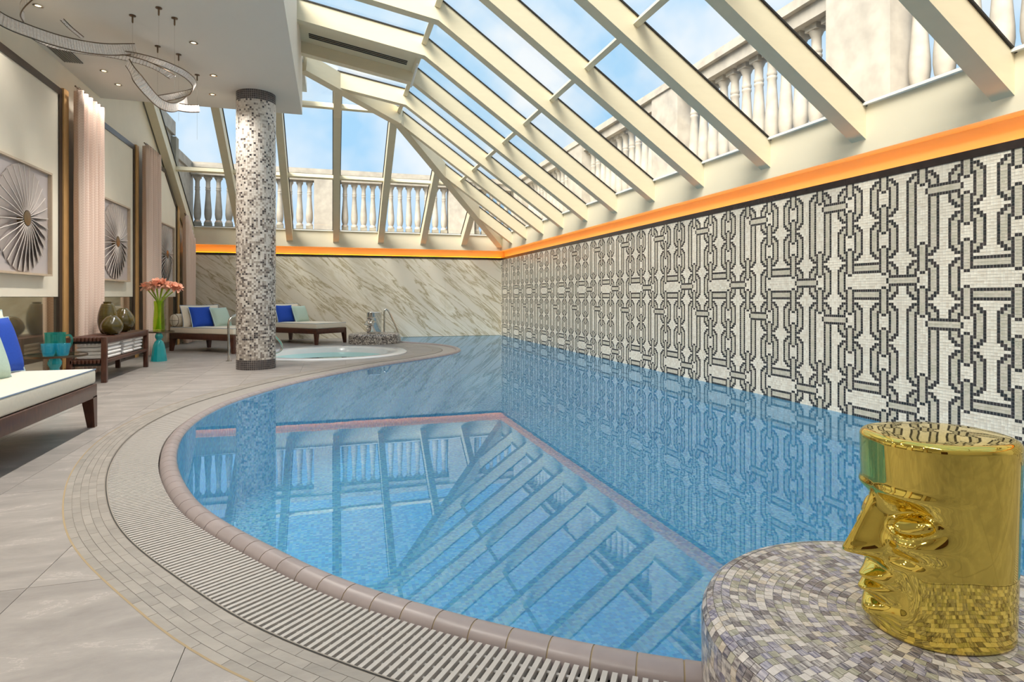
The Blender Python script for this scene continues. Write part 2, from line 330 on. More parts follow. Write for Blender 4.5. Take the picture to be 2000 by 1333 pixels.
# ------------------------------------------------------------------ pool outline
FY = 15.05; LX = -3.15; BY = -4.0
edge0 = [(4.22, .95), (3.2, .98), (2.3, 1.06), (1.6, 1.18), (1.25, 1.29), (0.96, 1.422), (0.777, 1.543), (0.584, 1.684), (0.388, 1.851), (0.121, 2.111), (-0.021, 2.277), (-0.17, 2.496), (-0.45, 2.92), (-0.63, 3.27), (-0.825, 3.816), (-0.94, 4.27), (-1.015, 4.75), (-1.035, 5.24), (-0.985, 5.77), (-0.86, 6.3), (-0.585, 6.974), (-0.26, 7.58), (0.16, 8.2), (0.73, 8.93), (1.27, 9.46), (1.71, 9.93), (2.07, 10.40), (2.31, 10.95), (2.37, 11.64), (2.22, 12.3), (1.9, 12.85), (1.62, 13.2), (1.46, 13.55), (1.40, 14.0), (1.38, 14.5), (1.38, 15.05)]
E_ = resample(catmull([Vector((x, y, 0)) for x, y in edge0], 12), .02)
for _ in range(120):
    E_ = [E_[0]] + [(E_[i - 1] + E_[i] * 2 + E_[i + 1]) / 4 for i in range(1, len(E_) - 1)] + [E_[-1]]
E_ = resample(E_, .02); NE = len(E_)
NRM = []
for i in range(NE):
    d = (E_[min(NE - 1, i + 3)] - E_[max(0, i - 3)]).normalized(); NRM.append(Vector((-d.y, d.x, 0)))
def off(i, k, z=0.0): p = E_[i] + NRM[i] * k; return (p.x, p.y, z)
W_COP, W_GR, W_BAND = .10, .35, .53
TUB = (-.05, 11.08); TUB_R = 1.36

# ------------------------------------------------------------------ floor (tiles with joints, clipped at the curved border)
floor = thing('floor', 'grey stone tiled pool deck', 'floor', kind='structure')
ring = [Vector((x, y, 0)) for x, y, z in (off(i, W_BAND) for i in range(0, NE, 4))] + [Vector((.85, FY + .05, 0))]
outer = [Vector((LX - .05, BY, 0)), Vector((4.4, BY, 0)), Vector((4.4, ring[0].y, 0))] + ring + [Vector((LX - .05, FY + .05, 0))]
hole = [Vector((TUB[0] + (TUB_R - .05) * math.cos(a * 2 * PI / 72), TUB[1] + (TUB_R - .05) * math.sin(a * 2 * PI / 72), 0)) for a in range(72)]
tri = tessellate_polygon([outer, hole]); allv = outer + hole
MB().add([(v.x, v.y, -.004) for v in allv], tri).build('floor_bed', floor_g, floor)
bm = bmesh.new(); bv = [bm.verts.new(v) for v in allv]
for q in tri:
    try: bm.faces.new([bv[i] for i in q])
    except ValueError: pass
TXs, TYs, J = .6, 1.2, .0012
xs = [LX + .35 + TXs * k for k in range(0, 14)]; ys = [BY + .45 + TYs * k for k in range(0, 17)]
for x in xs:
    for d in (-J, J): bmesh.ops.bisect_plane(bm, geom=bm.verts[:] + bm.edges[:] + bm.faces[:], dist=1e-6, plane_co=(x + d, 0, 0), plane_no=(1, 0, 0))
for y in ys:
    for d in (-J, J): bmesh.ops.bisect_plane(bm, geom=bm.verts[:] + bm.edges[:] + bm.faces[:], dist=1e-6, plane_co=(0, y + d, 0), plane_no=(0, 1, 0))
cells = {}
for fc in bm.faces:
    c = fc.calc_center_median()
    if any(abs(c.x - x) < J * .9 for x in xs) or any(abs(c.y - y) < J * .9 for y in ys): continue
    cells.setdefault((sum(c.x > x for x in xs), sum(c.y > y for y in ys)), []).append([tuple(v.co) for v in fc.verts])
bm.free()
for key, fcs in cells.items():
    b2 = bmesh.new()
    for fc in fcs: b2.faces.new([b2.verts.new(p) for p in fc])
    bmesh.ops.remove_doubles(b2, verts=b2.verts[:], dist=1e-5); bmesh.ops.recalc_face_normals(b2, faces=b2.faces[:])
    if b2.faces and sum(f_.normal.z for f_ in b2.faces) < 0: bmesh.ops.reverse_faces(b2, faces=b2.faces[:])
    bmesh.ops.dissolve_limit(b2, angle_limit=.01, verts=b2.verts[:], edges=b2.edges[:])
    for e_ in [e_ for e_ in b2.edges if e_.is_boundary]:
        a, c = e_.verts; a2 = b2.verts.new((a.co.x, a.co.y, -.006)); c2 = b2.verts.new((c.co.x, c.co.y, -.006))
        try: b2.faces.new((a, c, c2, a2))
        except ValueError: pass
    me = bpy.data.meshes.new('floor_tile'); b2.to_mesh(me); b2.free(); me.materials.append(floor_m); newobj('floor_tile', me, floor)

# border of small tiles between deck and grate, five rows along the curve
ROWS = 5; rw = (W_BAND - W_GR - .012) / ROWS; pieces = []
for rrow in range(ROWS):
    k0 = W_GR + .012 + rw * rrow; i = 0
    i = 3 * (rrow % 2)
    while i + 6 < NE:
        k1 = k0 + rw - .0015; tri_ = [(off(i, k0), off(i, k1)), (off(i + 3, k0), off(i + 3, k1)), (off(i + 6, k0), off(i + 6, k1))]
        g_ = .0008
        a0, a1, a2 = [(Vector(p), Vector(q_)) for p, q_ in tri_]; d0 = (a1[0] - a0[0]).normalized() * g_; d1 = (a2[0] - a1[0]).normalized() * g_
        top = [a0[0] + d0, a1[0], a2[0] - d1, a2[1] - d1, a1[1], a0[1] + d0]
        pieces.append((top, a1[0].length)); i += 6
def brick_geo(mb, top):
    vs = [(p.x, p.y, -.0005) for p in top] + [(p.x, p.y, -.006) for p in top]
    mb.add(vs, [tuple(range(6))[::-1]] + [(k, (k + 1) % 6, 6 + (k + 1) % 6, 6 + k) for k in range(6)])
def inview(p, m=60):
    z = p[0] * ST + p[1] * CT
    if z < .05: return False
    x = 1000 + FPX * (p[0] * CT - p[1] * ST) / z; y = 580 - FPX * (p[2] - 1) / z
    return -m < x < 2000 + m and -m < y < 1333 + m
ordp = sorted(range(len(pieces)), key=lambda q: (not inview(pieces[q][0][1]), pieces[q][1]))
rest = MB()
for n_, q in enumerate(ordp):
    if n_ < 300: mb = MB(); brick_geo(mb, pieces[q][0]); mb.build('border_tile', brick_m, floor)
    else: brick_geo(rest, pieces[q][0])
tag(rest.build('border_tiling', brick_m, floor), kind='stuff')
mb = MB()                                         # bed under the border and the tan joint beside the deck
for i in range(0, NE - 4, 4): mb.add([off(i, W_GR - .004, -.0035), off(i + 4, W_GR - .004, -.0035), off(i + 4, W_BAND + .01, -.0035), off(i, W_BAND + .01, -.0035)], [(0, 1, 2, 3)])
mb.build('border_bed', floor_g, floor)

mb = MB()
for i in range(0, NE - 4, 4): mb.add([off(i, W_BAND - .004, .0006), off(i + 4, W_BAND - .004, .0006), off(i + 4, W_BAND + .003, .0006), off(i, W_BAND + .003, .0006)], [(0, 1, 2, 3)])
mb.build('border_joint', coping_g, floor)

# ------------------------------------------------------------------ coping, overflow grate, basin, water
pool = thing('pool_basin', 'curved blue mosaic swimming pool basin with taupe rounded edge tiles', 'pool', kind='structure')
DEP = -.98
mb = MB()
st = list(range(0, NE, 3)) + ([NE - 1] if (NE - 1) % 3 else [])
for a, b_ in zip(st, st[1:]): mb.add([off(a, 0, -.01), off(b_, 0, -.01), off(b_, 0, DEP), off(a, 0, DEP)], [(0, 1, 2, 3)])
mb.build('side_wall', pool_m, pool, smooth=True)
poly = [Vector(off(i, 0)) for i in range(0, NE, 5)] + [Vector((1.38, FY, 0)), Vector((WX, FY, 0))]
tr2 = tessellate_polygon([poly]); MB().add([(v.x, v.y, DEP) for v in poly], tr2).build('basin_floor', pool_m, pool)
MB().box(.9, WX + .1, FY, FY + .1, DEP - .05, .0).box(WX + .002, WX + .1, .5, FY, DEP - .05, -.25).build('end_wall', pool_m, pool)
mb = MB(); prof = []
for k in range(9):
    a = PI * k / 8; prof.append((W_COP / 2 - W_COP / 2 * math.cos(a), -.03 + .052 * math.sin(a) ** .8))
def coping_geo(i0, i1, gap, shrink):
    mb = MB(); idx = list(range(i0, i1 + 1, 2)); vs = []
    if idx[-1] != i1: idx.append(i1)
    for n_, i in enumerate(idx):
        d = (E_[min(NE - 1, i + 1)] - E_[max(0, i - 1)]).normalized() * (gap if n_ == 0 else (-gap if n_ == len(idx) - 1 else 0))
        for k, z in prof:
            kk = W_COP / 2 + (k - W_COP / 2) * shrink; p = off(i, kk, -.03 + (z + .03) * shrink); vs.append((p[0] + d.x, p[1] + d.y, p[2]))
    n = len(prof); fs = [(a * n + k, a * n + k + 1, (a + 1) * n + k + 1, (a + 1) * n + k) for a in range(len(idx) - 1) for k in range(n - 1)]
    fs += [tuple(range(n)), tuple((len(idx) - 1) * n + k for k in range(n))[::-1]]
    return mb.add(vs, fs)
for i in range(0, NE - 7, 6): coping_geo(i, i + 6, .0022, 1).build('coping_tile', coping_m, pool, smooth=30)
coping_geo(0, NE - 1, 0, .955).build('coping_joint', coping_g, pool, smooth=True)

grate = thing('overflow_grate', 'pale slatted overflow grate following the curved pool edge', 'grate')
mb = MB()
for i in range(0, NE - 4, 4):
    a = [off(i, W_COP - .012, -.12), off(i + 4, W_COP - .012, -.12), off(i + 4, W_GR + .004, -.12), off(i, W_GR + .004, -.12), off(i, W_GR + .004, -.003), off(i + 4, W_GR + .004, -.003), off(i, W_COP - .012, -.03), off(i + 4, W_COP - .012, -.03)]
    mb.add(a, [(0, 1, 2, 3), (3, 2, 5, 4), (1, 0, 6, 7)])
mb.build('gutter_channel', gutter_m, grate)
mb = MB()
for i in range(0, NE - 4, 4): mb.add([off(i, W_GR + .002, -.002), off(i + 4, W_GR + .002, -.002), off(i + 4, W_GR + .007, -.002), off(i, W_GR + .007, -.002)], [(0, 1, 2, 3)])
mb.build('grate_edge', gasket, grate)
PITCH = .0255; nsl = int((NE - 1) * .02 / PITCH); slats = []
for k in range(nsl):
    s_ = (k + .5) * PITCH / .02; i = min(NE - 2, int(s_)); f_ = s_ - i
    p = E_[i].lerp(E_[i + 1], f_); n = NRM[i].lerp(NRM[i + 1], f_).normalized(); slats.append((p, n))
def slat_geo(mb, p, n):
    t_ = Vector((n.y, -n.x, 0)); w_ = .0072; a, b_ = p + n * (W_COP + .004), p + n * (W_GR - .003)
    vs = [q + t_ * s_ * w_ + Vector((0, 0, z)) for q in (a, b_) for s_, z in ((-1, -.004), (1, -.004), (1, -.028), (-1, -.028))]
    mb.add(vs, [(0, 1, 2, 3), (7, 6, 5, 4), (0, 4, 5, 1), (1, 5, 6, 2), (3, 2, 6, 7), (0, 3, 7, 4)])
o_sl = sorted(range(nsl), key=lambda q: (not inview(slats[q][0] + slats[q][1] * .2), slats[q][0].length))
rest = MB()
for n_, q in enumerate(o_sl):
    if n_ < 300: mb = MB(); slat_geo(mb, *slats[q]); mb.build('slat', slat_m, grate)
    else: slat_geo(rest, *slats[q])
tag(rest.build('slat_run', slat_m, grate), kind='stuff')
for kk in (.145, .195, .245, .295):
    mb = MB(); mb.tube([off(i, kk, -.016) for i in range(0, NE, 3)], .0055, 5); mb.build('cross_rod', slat_m, grate)

wp = [Vector(off(i, .012)) for i in range(0, NE, 5)] + [Vector((1.37, FY, 0)), Vector((WX, FY, 0))]
tw = tessellate_polygon([wp]); bm = bmesh.new(); bv = [bm.verts.new((v.x, v.y, -.004)) for v in wp]
for q in tw:
    try: bm.faces.new([bv[i] for i in q])
    except ValueError: pass
bmesh.ops.recalc_face_normals(bm, faces=bm.faces[:])
if sum(f_.normal.z for f_ in bm.faces) < 0: bmesh.ops.reverse_faces(bm, faces=bm.faces[:])
me = bpy.data.meshes.new('pool_water'); bm.to_mesh(me); bm.free(); me.materials.append(water_m)
tag(newobj('pool_water', me), 'still clear blue swimming pool water mirroring the glass roof', 'water', kind='stuff')

# ------------------------------------------------------------------ right wall: chain mosaic
wr = thing('wall_right', 'wall of ivory mosaic with grey interlocking chain pattern', 'wall', kind='structure')
MB().box(WX + .002, WX + .3, BY, FY + .3, -.26, ZT).build('wall_body', grout, wr)
U = [[0] * 45 for _ in range(45)]                 # rows x cols: 0 ivory 1 taupe 2 charcoal
def put(r_, c_, v): U[r_ % 45][c_ % 45] = v
def oval(c0, r0, n, left=True, right=True):
    for side in ((0,) if not right else (1,) if not left else (0, 1)):
        X = (lambda q: c0 + q) if side == 0 else (lambda q: c0 + 11 - q)
        for k in range(n):
            e_ = min(k, n - 1 - k)
            if e_ == 0: row = {2: 2, 3: 2}
            elif e_ == 1: row = {1: 2, 2: 2, 3: 1}
            elif e_ == 2: row = {0: 2, 1: 2, 2: 1, 3: 1}
            else: row = {0: 2, 1: 1, 2: 1, 3: 2}
            for q, v in row.items(): put(r0 + k, X(q), v)
def bar(c0, g_):
    for k in range(-4, 5):
        for q, v in ((4, 2), (5, 1), (6, 1), (7, 2)): put(g_ + k, c0 + q, v)
    for k in (-5, 5):
        for q in (5, 6): put(g_ + k, c0 + q, 2)
oval(0, 1, 29); oval(0, 31, 14)
for c0 in (15, 30): oval(c0, 1, 14); oval(c0, 16, 14)
oval(15, 31, 14, right=False); oval(30, 31, 14, left=False)
for c_ in range(15 + 8, 30 + 4):
    for k in range(14):
        put(31 + k, c_, 2 if k in (0, 3, 10, 13) else (1 if k in (1, 2, 11, 12) else 0))
bar(0, 0); bar(0, 30)
for c0 in (15, 30):
    for g_ in (0, 15, 30): bar(c0, g_)
def conn(ca, cb, rc):             # horizontal link from col ca (cap) to col cb (cap), rows rc..rc+3
    for c_ in range(ca + 1, cb):
        for k, v in ((0, 2), (1, 1), (2, 1), (3, 2)): put(rc + k, c_, v)
    for k in (1, 2): put(rc + k, ca, 2); put(rc + k, cb, 2)
    for k in (0, 3): put(rc + k, ca, 0); put(rc + k, cb, 0)
conn(7, 15 + 4, 6); conn(30 + 7, 45 + 4, 36)
mb = MB(); j0 = int((Y0T - FY) / TS); j1 = int((Y0T + .6) / TS); hs = TS * .455
vs, fs, ms = [], [], []
for j in range(j0, j1):
    y = Y0T - j * TS
    for r_ in range(0, 101):
        z = ZT - (r_ + .5) * TS; k = len(vs)
        vs += [(WX, y + hs, z - hs), (WX, y + hs, z + hs), (WX, y - hs, z + hs), (WX, y - hs, z - hs)]; fs.append((k, k + 1, k + 2, k + 3)); ms.append(U[r_ % 45][j % 45])
mb.v, mb.f, mb.m = vs, fs, ms
tag(mb.build('mosaic_tiles', [t_white, t_taupe, t_dark], wr), 'ivory, taupe and charcoal glass mosaic tiles', kind='stuff')

# far wall: marble slabs
wf = thing('wall_far', 'far wall clad in cream marble slabs with diagonal veins', 'wall', kind='structure')
MB().box(LX - .2, WX + .3, FY + .012, FY + .3, -.3, ZT).build('wall_body', grout, wf)
x = LX - .02
while x < WX:
    x1 = min(x + 1.48, WX); MB().box(x + .001, x1 - .001, FY, FY + .014, -.25 if x > .8 else .0, ZT).build('marble_slab', marble, wf); x = x1
# dark trim and amber cove above both walls
t1 = thing('trim_1', 'dark brown band above the chain mosaic', 'trim', kind='structure')
for k in range(12):
    y0 = BY + k * 1.62; MB().box(WX - .006, WX + .20, y0 + .001, min(FY - .0, y0 + 1.62) - .001, ZT, 2.012).build('band_piece', darkband, t1)
t2 = thing('trim_2', 'dark brown band above the marble wall', 'trim', kind='structure')
for k in range(5):
    x0 = LX + k * 1.48; MB().box(x0 + .001, min(WX, x0 + 1.48) - .001, FY - .006, FY + .20, ZT, 2.012).build('band_piece', darkband, t2)
amber = pbr('amber_led', (255, 156, 16), .5, emit=6.0)
cv = pbr('cove_paint', (238, 206, 150), .7)
t3 = thing('trim_3', 'recessed cove with cream lining above the dark band', 'trim', kind='structure')
MB().box(WX + .13, WX + .2, BY, FY + .2, 2.012, 2.62).build('cove_back', cv, t3)
MB().box(LX, WX + .2, FY + .13, FY + .2, 2.012, 2.62).build('cove_back', cv, t3)
MB().box(WX, WX + .135, BY, FY + .135, 2.192, 2.575).build('fascia', cream, t3)
MB().box(LX, WX + .0, FY, FY + .135, 2.192, 2.575).build('fascia', cream, t3)
a = MB().box(WX + .045, WX + .085, BY, FY + .05, 2.013, 2.021).build('cove_light', amber); tag(a, 'amber light strip hidden above the chain mosaic', 'light')
a = MB().box(LX, WX + .04, FY + .045, FY + .085, 2.013, 2.021).build('cove_light', amber); tag(a, 'amber light strip hidden above the marble wall', 'light')

# ------------------------------------------------------------------ glass roof
KX, KY, KZ = 1.25, 11.80, 4.38; EX = -.44
def rb(x): return 2.30 + .70 * (WX - x) if x >= KX else KZ + .17 * (KX - x)
def fb(y): return 2.30 + .64 * (FY - y) if y >= KY else KZ + .182 * (KY - y)
def hip_x(y): return WX - (fb(y) - 2.30) / .70 if y >= KY else KX - (fb(y) - KZ) / .17
def hip_y(x): return FY - (rb(x) - 2.30) / .64 if x >= KX else KY - (rb(x) - KZ) / .182
DPT = .27
def strip(pts, c0, c1, zlo, zhi, axis):
    mb = MB(); n = len(pts); vs = []
    for a_, z in pts:
        for cc in (c0, c1):
            for dz in (zlo, zhi): vs.append((a_, cc, z + dz) if axis == 'x' else (cc, a_, z + dz))
    fs = []
    for i in range(n - 1):
        a_ = i * 4; b_ = a_ + 4
        fs += [(a_, a_ + 2, b_ + 2, b_), (a_ + 1, b_ + 1, b_ + 3, a_ + 3), (a_, b_, b_ + 1, a_ + 1), (a_ + 2, a_ + 3, b_ + 3, b_ + 2)]
    e_ = (n - 1) * 4; fs += [(0, 1, 3, 2), (e_, e_ + 2, e_ + 3, e_ + 1)]
    return mb.add(vs, fs)
w1 = thing('window_1', 'sloping glass roof over the pool with cream rafters', 'glass roof', kind='structure')
RY = [15.22 - 1.125 * n for n in range(1, 17)]; RW = .14
for y in RY:
    xe = max(EX, hip_x(y)) if y > 10.2 else EX
    pts = [(WX + .02, rb(WX + .02))] + ([(KX, KZ)] if xe < KX else []) + [(xe, rb(xe))]
    o = strip(pts, y - RW / 2, y + RW / 2, 0, DPT, 'x').build('rafter', raftm, w1)
    strip(pts, y - RW / 2 - .016, y + RW / 2 + .016, DPT, DPT + .016, 'x').build('gasket', gasket, o)
MX = (WX + KX) / 2
def rrz(x): return rb(x) + DPT
for y1, y0 in zip([FY] + RY, RY + [BY]):
    a, b_ = y0 + RW / 2, y1 - RW / 2
    if MX < WX and a < hip_y(MX) - .1:
        bb = min(b_, hip_y(MX) - .08); z = rb(MX) + DPT; MB().beam((MX, a, z - .05), (MX, bb, z - .05), .055, .09, (.57, 0, .82)).build('purlin', raftm, w1)
    if a < hip_y(KX) - .1:
        bb = min(b_, hip_y(KX) - .08); z = KZ + DPT; MB().beam((KX, a, z - .06), (KX, bb, z - .06), .07, .12, (.3, 0, .95)).build('purlin', raftm, w1)
def pane(poly, zf, parent):
    if len(poly) < 3: return
    ar = sum(poly[i][0] * poly[(i + 1) % len(poly)][1] - poly[(i + 1) % len(poly)][0] * poly[i][1] for i in range(len(poly))) / 2
    if abs(ar) < .01: return
    if ar < 0: poly = poly[::-1]
    MB().prism(poly, lambda x, y: zf(x, y) + DPT + .016, lambda x, y: zf(x, y) + DPT + .026).build('glass_pane', glass, parent)
# lower hip: through (WX,FY)-(KX,KY); upper hip: (KX,KY)-(EX,hip_y(EX))
def hipclip(poly, near, lower):
    (ax, ay), (bx, by) = ((WX, FY), (KX, KY)) if lower else ((KX, KY), (EX, hip_y(EX)))
    nx, ny = (ay - by), -(ax - bx)                # pointing to +x,-y side (right roof)
    c = nx * ax + ny * ay; return clip(poly, -nx, -ny, -c) if near else clip(poly, nx, ny, c)
for k, (y1, y0) in enumerate(zip([FY + .05] + RY, RY + [BY])):
    for x0, x1, low in ((MX, WX + .12, True), (KX, MX, True), (EX, KX, False)):
        if 8.3 < y0 < 8.6 and x1 == KX: continue
        pane(hipclip([(x0, y0), (x1, y0), (x1, y1), (x0, y1)], True, low), lambda x, y: rb(x), w1)
MB().box(WX - .035, WX + .14, BY, FY, 2.575, 2.598).build('sill', white, w1)
MB().box(WX - .0, WX + .12, BY, FY, 2.598, 2.612).build('sill_gasket', gasket, w1)
# opaque opening vent with louvre slots in one bay of the top slope
mb = MB().prism([(EX, 8.55), (KX, 8.55), (KX, 9.53), (EX, 9.53)], lambda x, y: rb(x) + .17, lambda x, y: rb(x) + .20); vp = mb.build('vent_panel', raftm, w1)
for k in range(3): MB().prism([(EX + .12, 9.16 + k * .06), (KX - .15, 9.16 + k * .06), (KX - .15, 9.185 + k * .06), (EX + .12, 9.185 + k * .06)], lambda x, y: rb(x) + .16, lambda x, y: rb(x) + .172).build('louvre_slot', gasket, vp)
MB().tube([(KX - .02, 9.0, rb(KX) + .1), (KX - .05, 9.55, rb(KX) - .05)], .018, 8).build('vent_actuator', white, vp)

w2 = thing('window_2', 'hipped glass roof end above the marble wall with cream rafters', 'glass roof', kind='structure')
RX = [-3.05, -2.0, -.95, .1, 1.15, 2.19, 3.23]
for x in RX:
    ye = hip_y(x) if x > EX else 9.9
    pts = [(FY + .02, fb(FY + .02))] + ([(KY, KZ)] if ye < KY else []) + [(ye, fb(ye))]
    o = strip(pts, x - RW / 2, x + RW / 2, 0, DPT, 'y').build('rafter', raftm, w2)
    strip(pts, x - RW / 2 - .016, x + RW / 2 + .016, DPT, DPT + .016, 'y').build('gasket', gasket, o)
MYm = (FY + KY) / 2
for x0, x1 in zip(RX, RX[1:] + [WX]):
    a, b_ = x0 + RW / 2, x1 - RW / 2
    for yy, dz, hh in ((MYm, .05, .09), (KY, .06, .12)):
        hx = hip_x(yy); bb = min(b_, hx - .08)
        if bb - a > .05: z = fb(yy) + DPT - dz; MB().beam((a, yy, z), (bb, yy, z), .055, hh, (0, .5, .86)).build('purlin', raftm, w2)
    for y0, y1, low in ((MYm, FY + .12, True), (KY, MYm, True), (9.9, KY, False)):
        poly_ = [(x0, y0), (x1, y0), (x1, y1), (x0, y1)]
        if x1 > EX: poly_ = hipclip(poly_, False, low)
        pane(poly_, lambda x, y: fb(y), w2)
MB().box(LX, WX, FY - .035, FY + .14, 2.575, 2.598).build('sill', white, w2)
MB().box(LX, WX, FY, FY + .12, 2.598, 2.612).build('sill_gasket', gasket, w2)
hp = [Vector((WX, FY, 2.30)), Vector((KX, KY, KZ)), Vector((EX, hip_y(EX), rb(EX)))]
for a, b_ in zip(hp, hp[1:]):
    o = MB().beam(a + Vector((0, 0, DPT / 2 - .03)), b_ + Vector((0, 0, DPT / 2 - .03)), .17, DPT + .02).build('hip_rafter', raftm, w2)

# ------------------------------------------------------------------ ceiling, back wall, left wall
CZ = 3.83
ce = thing('ceiling', 'dropped pale ceiling beside the glass roof', 'ceiling', kind='structure')
MB().box(LX - .1, EX, BY, 9.87, CZ, 4.95).build('ceiling_body', ceil_m, ce)
MB().box(LX - .1, EX, 9.87, KY - .1, 4.78, 4.95).build('roof_board', ceil_m, ce)
wb = thing('wall_back', 'cream wall behind the viewpoint with dark door', 'wall', kind='structure')
MB().box(LX - .2, WX + .3, BY - .2, BY, -.3, 5.0).build('wall_body', wallm, wb)
d1 = thing('door_1', 'dark timber door in the cream end wall', 'door', kind='structure')
MB().box(-1.2, -.2, BY, BY + .06, 0, 2.3).build('leaf', wood, d1); MB().tube([(-.3, BY + .1, .9), (-.3, BY + .1, 1.3)], .015).build('handle', chrome, d1)

wl = thing('wall_left', 'cream panelled wall with dark framed panels and smoked mirrors', 'wall', kind='structure')
gz = lambda y: min(CZ + .0 if y < 9.87 else 9, 2.57 + .64 * (FY - y))
ypts = [BY, 9.87, 9.8701, KY + .6, FY + .1]
mb = MB(); prf = [(BY, 0), (FY + .1, 0), (FY + .1, 2.53), (11.9, 4.58), (9.87, 4.75), (BY, 4.75)]
vs = [(LX, y, z) for y, z in prf] + [(LX - .15, y, z) for y, z in prf]; n = len(prf)
mb.add(vs, [tuple(range(n))[::-1], tuple(range(n, 2 * n))] + [(i, (i + 1) % n, n + (i + 1) % n, n + i) for i in range(n)]).build('wall_body', wallm, wl)
def yz(poly, x0, x1, name, mat):        # slab on the left wall from a (y,z) outline
    n = len(poly); ar = sum(poly[i][0] * poly[(i + 1) % n][1] - poly[(i + 1) % n][0] * poly[i][1] for i in range(n))
    if ar < 0: poly = poly[::-1]
    vs = [(x1, y, z) for y, z in poly] + [(x0, y, z) for y, z in poly]
    return MB().add(vs, [tuple(range(n)), tuple(range(n, 2 * n))[::-1]] + [(i, n + i, n + (i + 1) % n, (i + 1) % n) for i in range(n)]).build(name, mat, wl)
SL, SC = .64, 2.22 + .64 * FY           # slope limit z <= SC - SL*y
for yr in (-2.78, .02, 2.82, 5.62, 8.42, 11.2, 14.0):
    y0, y1 = yr - 1.95, yr
    def cl(p, d=0): return clip(p, SL, 1, SC - d)
    yz(cl([(y0 + .08, 1.0), (y1 - .08, 1.0), (y1 - .08, 3.40), (y0 + .08, 3.40)], .09), LX, -3.10, 'panel', wallm)
    yz([(y0 + .08, .10), (y1 - .08, .10), (y1 - .08, .995), (y0 + .08, .995)], LX, -3.115, 'mirror_pane', mirror_m)
    yz([(y0, 0), (y1, 0), (y1, .10), (y0, .10)], LX, -3.09, 'skirting', darkframe)
    yz(cl([(y1 - .08, .1), (y1, .1), (y1, 3.48), (y1 - .08, 3.48)]), LX, -3.085, 'panel_frame', darkframe)
    yz(cl([(y0, .1), (y0 + .08, .1), (y0 + .08, 3.48), (y0, 3.48)]), LX, -3.085, 'panel_frame', darkframe)
    if yr < 13:
        yz([(y0 + .08, 3.40), (y1 - .08, 3.40), (y1 - .08, 3.48), (y0 + .08, 3.48)], LX, -3.085, 'panel_frame', darkframe)
    else:
        ya = (SC - 3.48) / SL
        if ya < y0: ya = y0 + .08
        yz([(y0 + .08, 3.40), (min(ya, y1), 3.40), (min(ya, y1), 3.48), (y0 + .08, 3.48)], LX, -3.085, 'panel_frame', darkframe)
        yz([(ya, SC - SL * ya), (y1, SC - SL * y1), (y1, SC - SL * y1 - .10), (ya, SC - SL * ya - .10)], LX, -3.085, 'panel_frame', darkframe)
    yz(cl([(y1 + .005, 0), (y1 + .14, 0), (y1 + .14, 3.5), (y1 + .005, 3.5)]), LX, -3.07, 'pilaster', lit_wood)

# ------------------------------------------------------------------ outside: stone balustrades
PZ0, PZ1 = 2.62, 4.40; BX, BYF = 5.12, 16.78
bal_prof = [(.088, .0), (.088, .03), (.075, .05), (.062, .075), (.080, .13), (.090, .22), (.088, .32), (.074, .50), (.060, .70), (.054, .82), (.062, .835), (.062, .855), (.054, .87), (.062, .89), (.062, .91), (.054, .925), (.054, 1.06), (.072, 1.10), (.084, 1.13)]
me_b = MB().lathe(bal_prof, 14).mesh('baluster', stone, smooth=True)
me_p = MB().box(-.085, .085, -.085, .085, -.13, 0).mesh('baluster_plinth', plinth)
me_c = MB().box(-.085, .085, -.085, .085, 1.13, 1.20).mesh('baluster_cap', stone)
def balustrade(label, along, pos, lo, hi, piers, sgn):
    t_ = thing('balustrade', label, 'balustrade')
    def bx(a0, a1, d0, d1, z0, z1, name, mat=stone):
        if along == 'x': o = MB().box(a0, a1, pos + min(d0, d1), pos + max(d0, d1), z0, z1).build(name, mat, t_)
        else: o = MB().box(pos + min(d0, d1), pos + max(d0, d1), a0, a1, z0, z1).build(name, mat, t_)
        return o
    bx(lo, hi, -.02, .34, PZ0 - .3, 2.76, 'base_course'); bx(lo, hi, -.02, .34, 4.09, 4.26, 'top_rail'); bx(lo, hi, -.09, .41, 4.26, 4.34, 'cornice'); bx(lo, hi, -.05, .37, 4.34, 4.40, 'coping_stone')
    for a0, a1 in piers: bx(a0, a1, -.06, .38, 2.60, 4.262, 'pier')
    a = lo + .06
    bounds = [lo] + [v for p in piers for v in p] + [hi]
    for s0, s1 in zip(bounds[0::2], bounds[1::2]):
        L = s1 - s0
        if L < .3: continue
        n = max(1, round(L / .238)); 
        for k in range(n):
            c_ = s0 + L * (k + .5) / n; xy = (c_, pos + .16) if along == 'x' else (pos + .16, c_)
            o = newobj('baluster', me_b, t_); o.location = (xy[0], xy[1], 2.89)
            q_ = newobj('baluster_plinth', me_p, o); q_ = newobj('baluster_cap', me_c, o)
    return t_
balustrade('pale stone balustrade outside beyond the marble wall', 'x', BYF, -3.40, 5.46, [(-.45, .22), (3.18, 3.9)], 1)
balustrade('pale stone balustrade outside above the chain mosaic wall', 'y', BX, -3.5, 16.68, [(-3.0, -2.3), (.76, 1.53), (4.41, 5.18), (8.06, 8.83), (11.72, 12.49), (15.9, 16.68)], 1)
pw = thing('parapet_wall', 'solid weathered stone parapet outside on the curtained side', 'wall')
MB().box(-3.9, -3.42, 6, BYF + .4, 2.0, 4.18).build('wall_body', stone, pw); MB().box(-3.95, -3.36, 15.1, BYF + .4, 4.18, 4.40).build('cornice', stone, pw)
MB().box(-3.95, -3.40, 6, 15.0, 4.18, 4.60).build('upper_course', stone, pw); MB().box(-3.98, -3.34, 6, 15.0, 4.60, 4.90).build('upper_cornice', stone, pw); MB().box(-3.5, -3.30, 14.85, 15.1, 2.2, 4.55).build('pilaster', plinth, pw)
tr = thing('terrace', 'stone terrace ledge outside the glass roof', 'terrace', kind='structure')
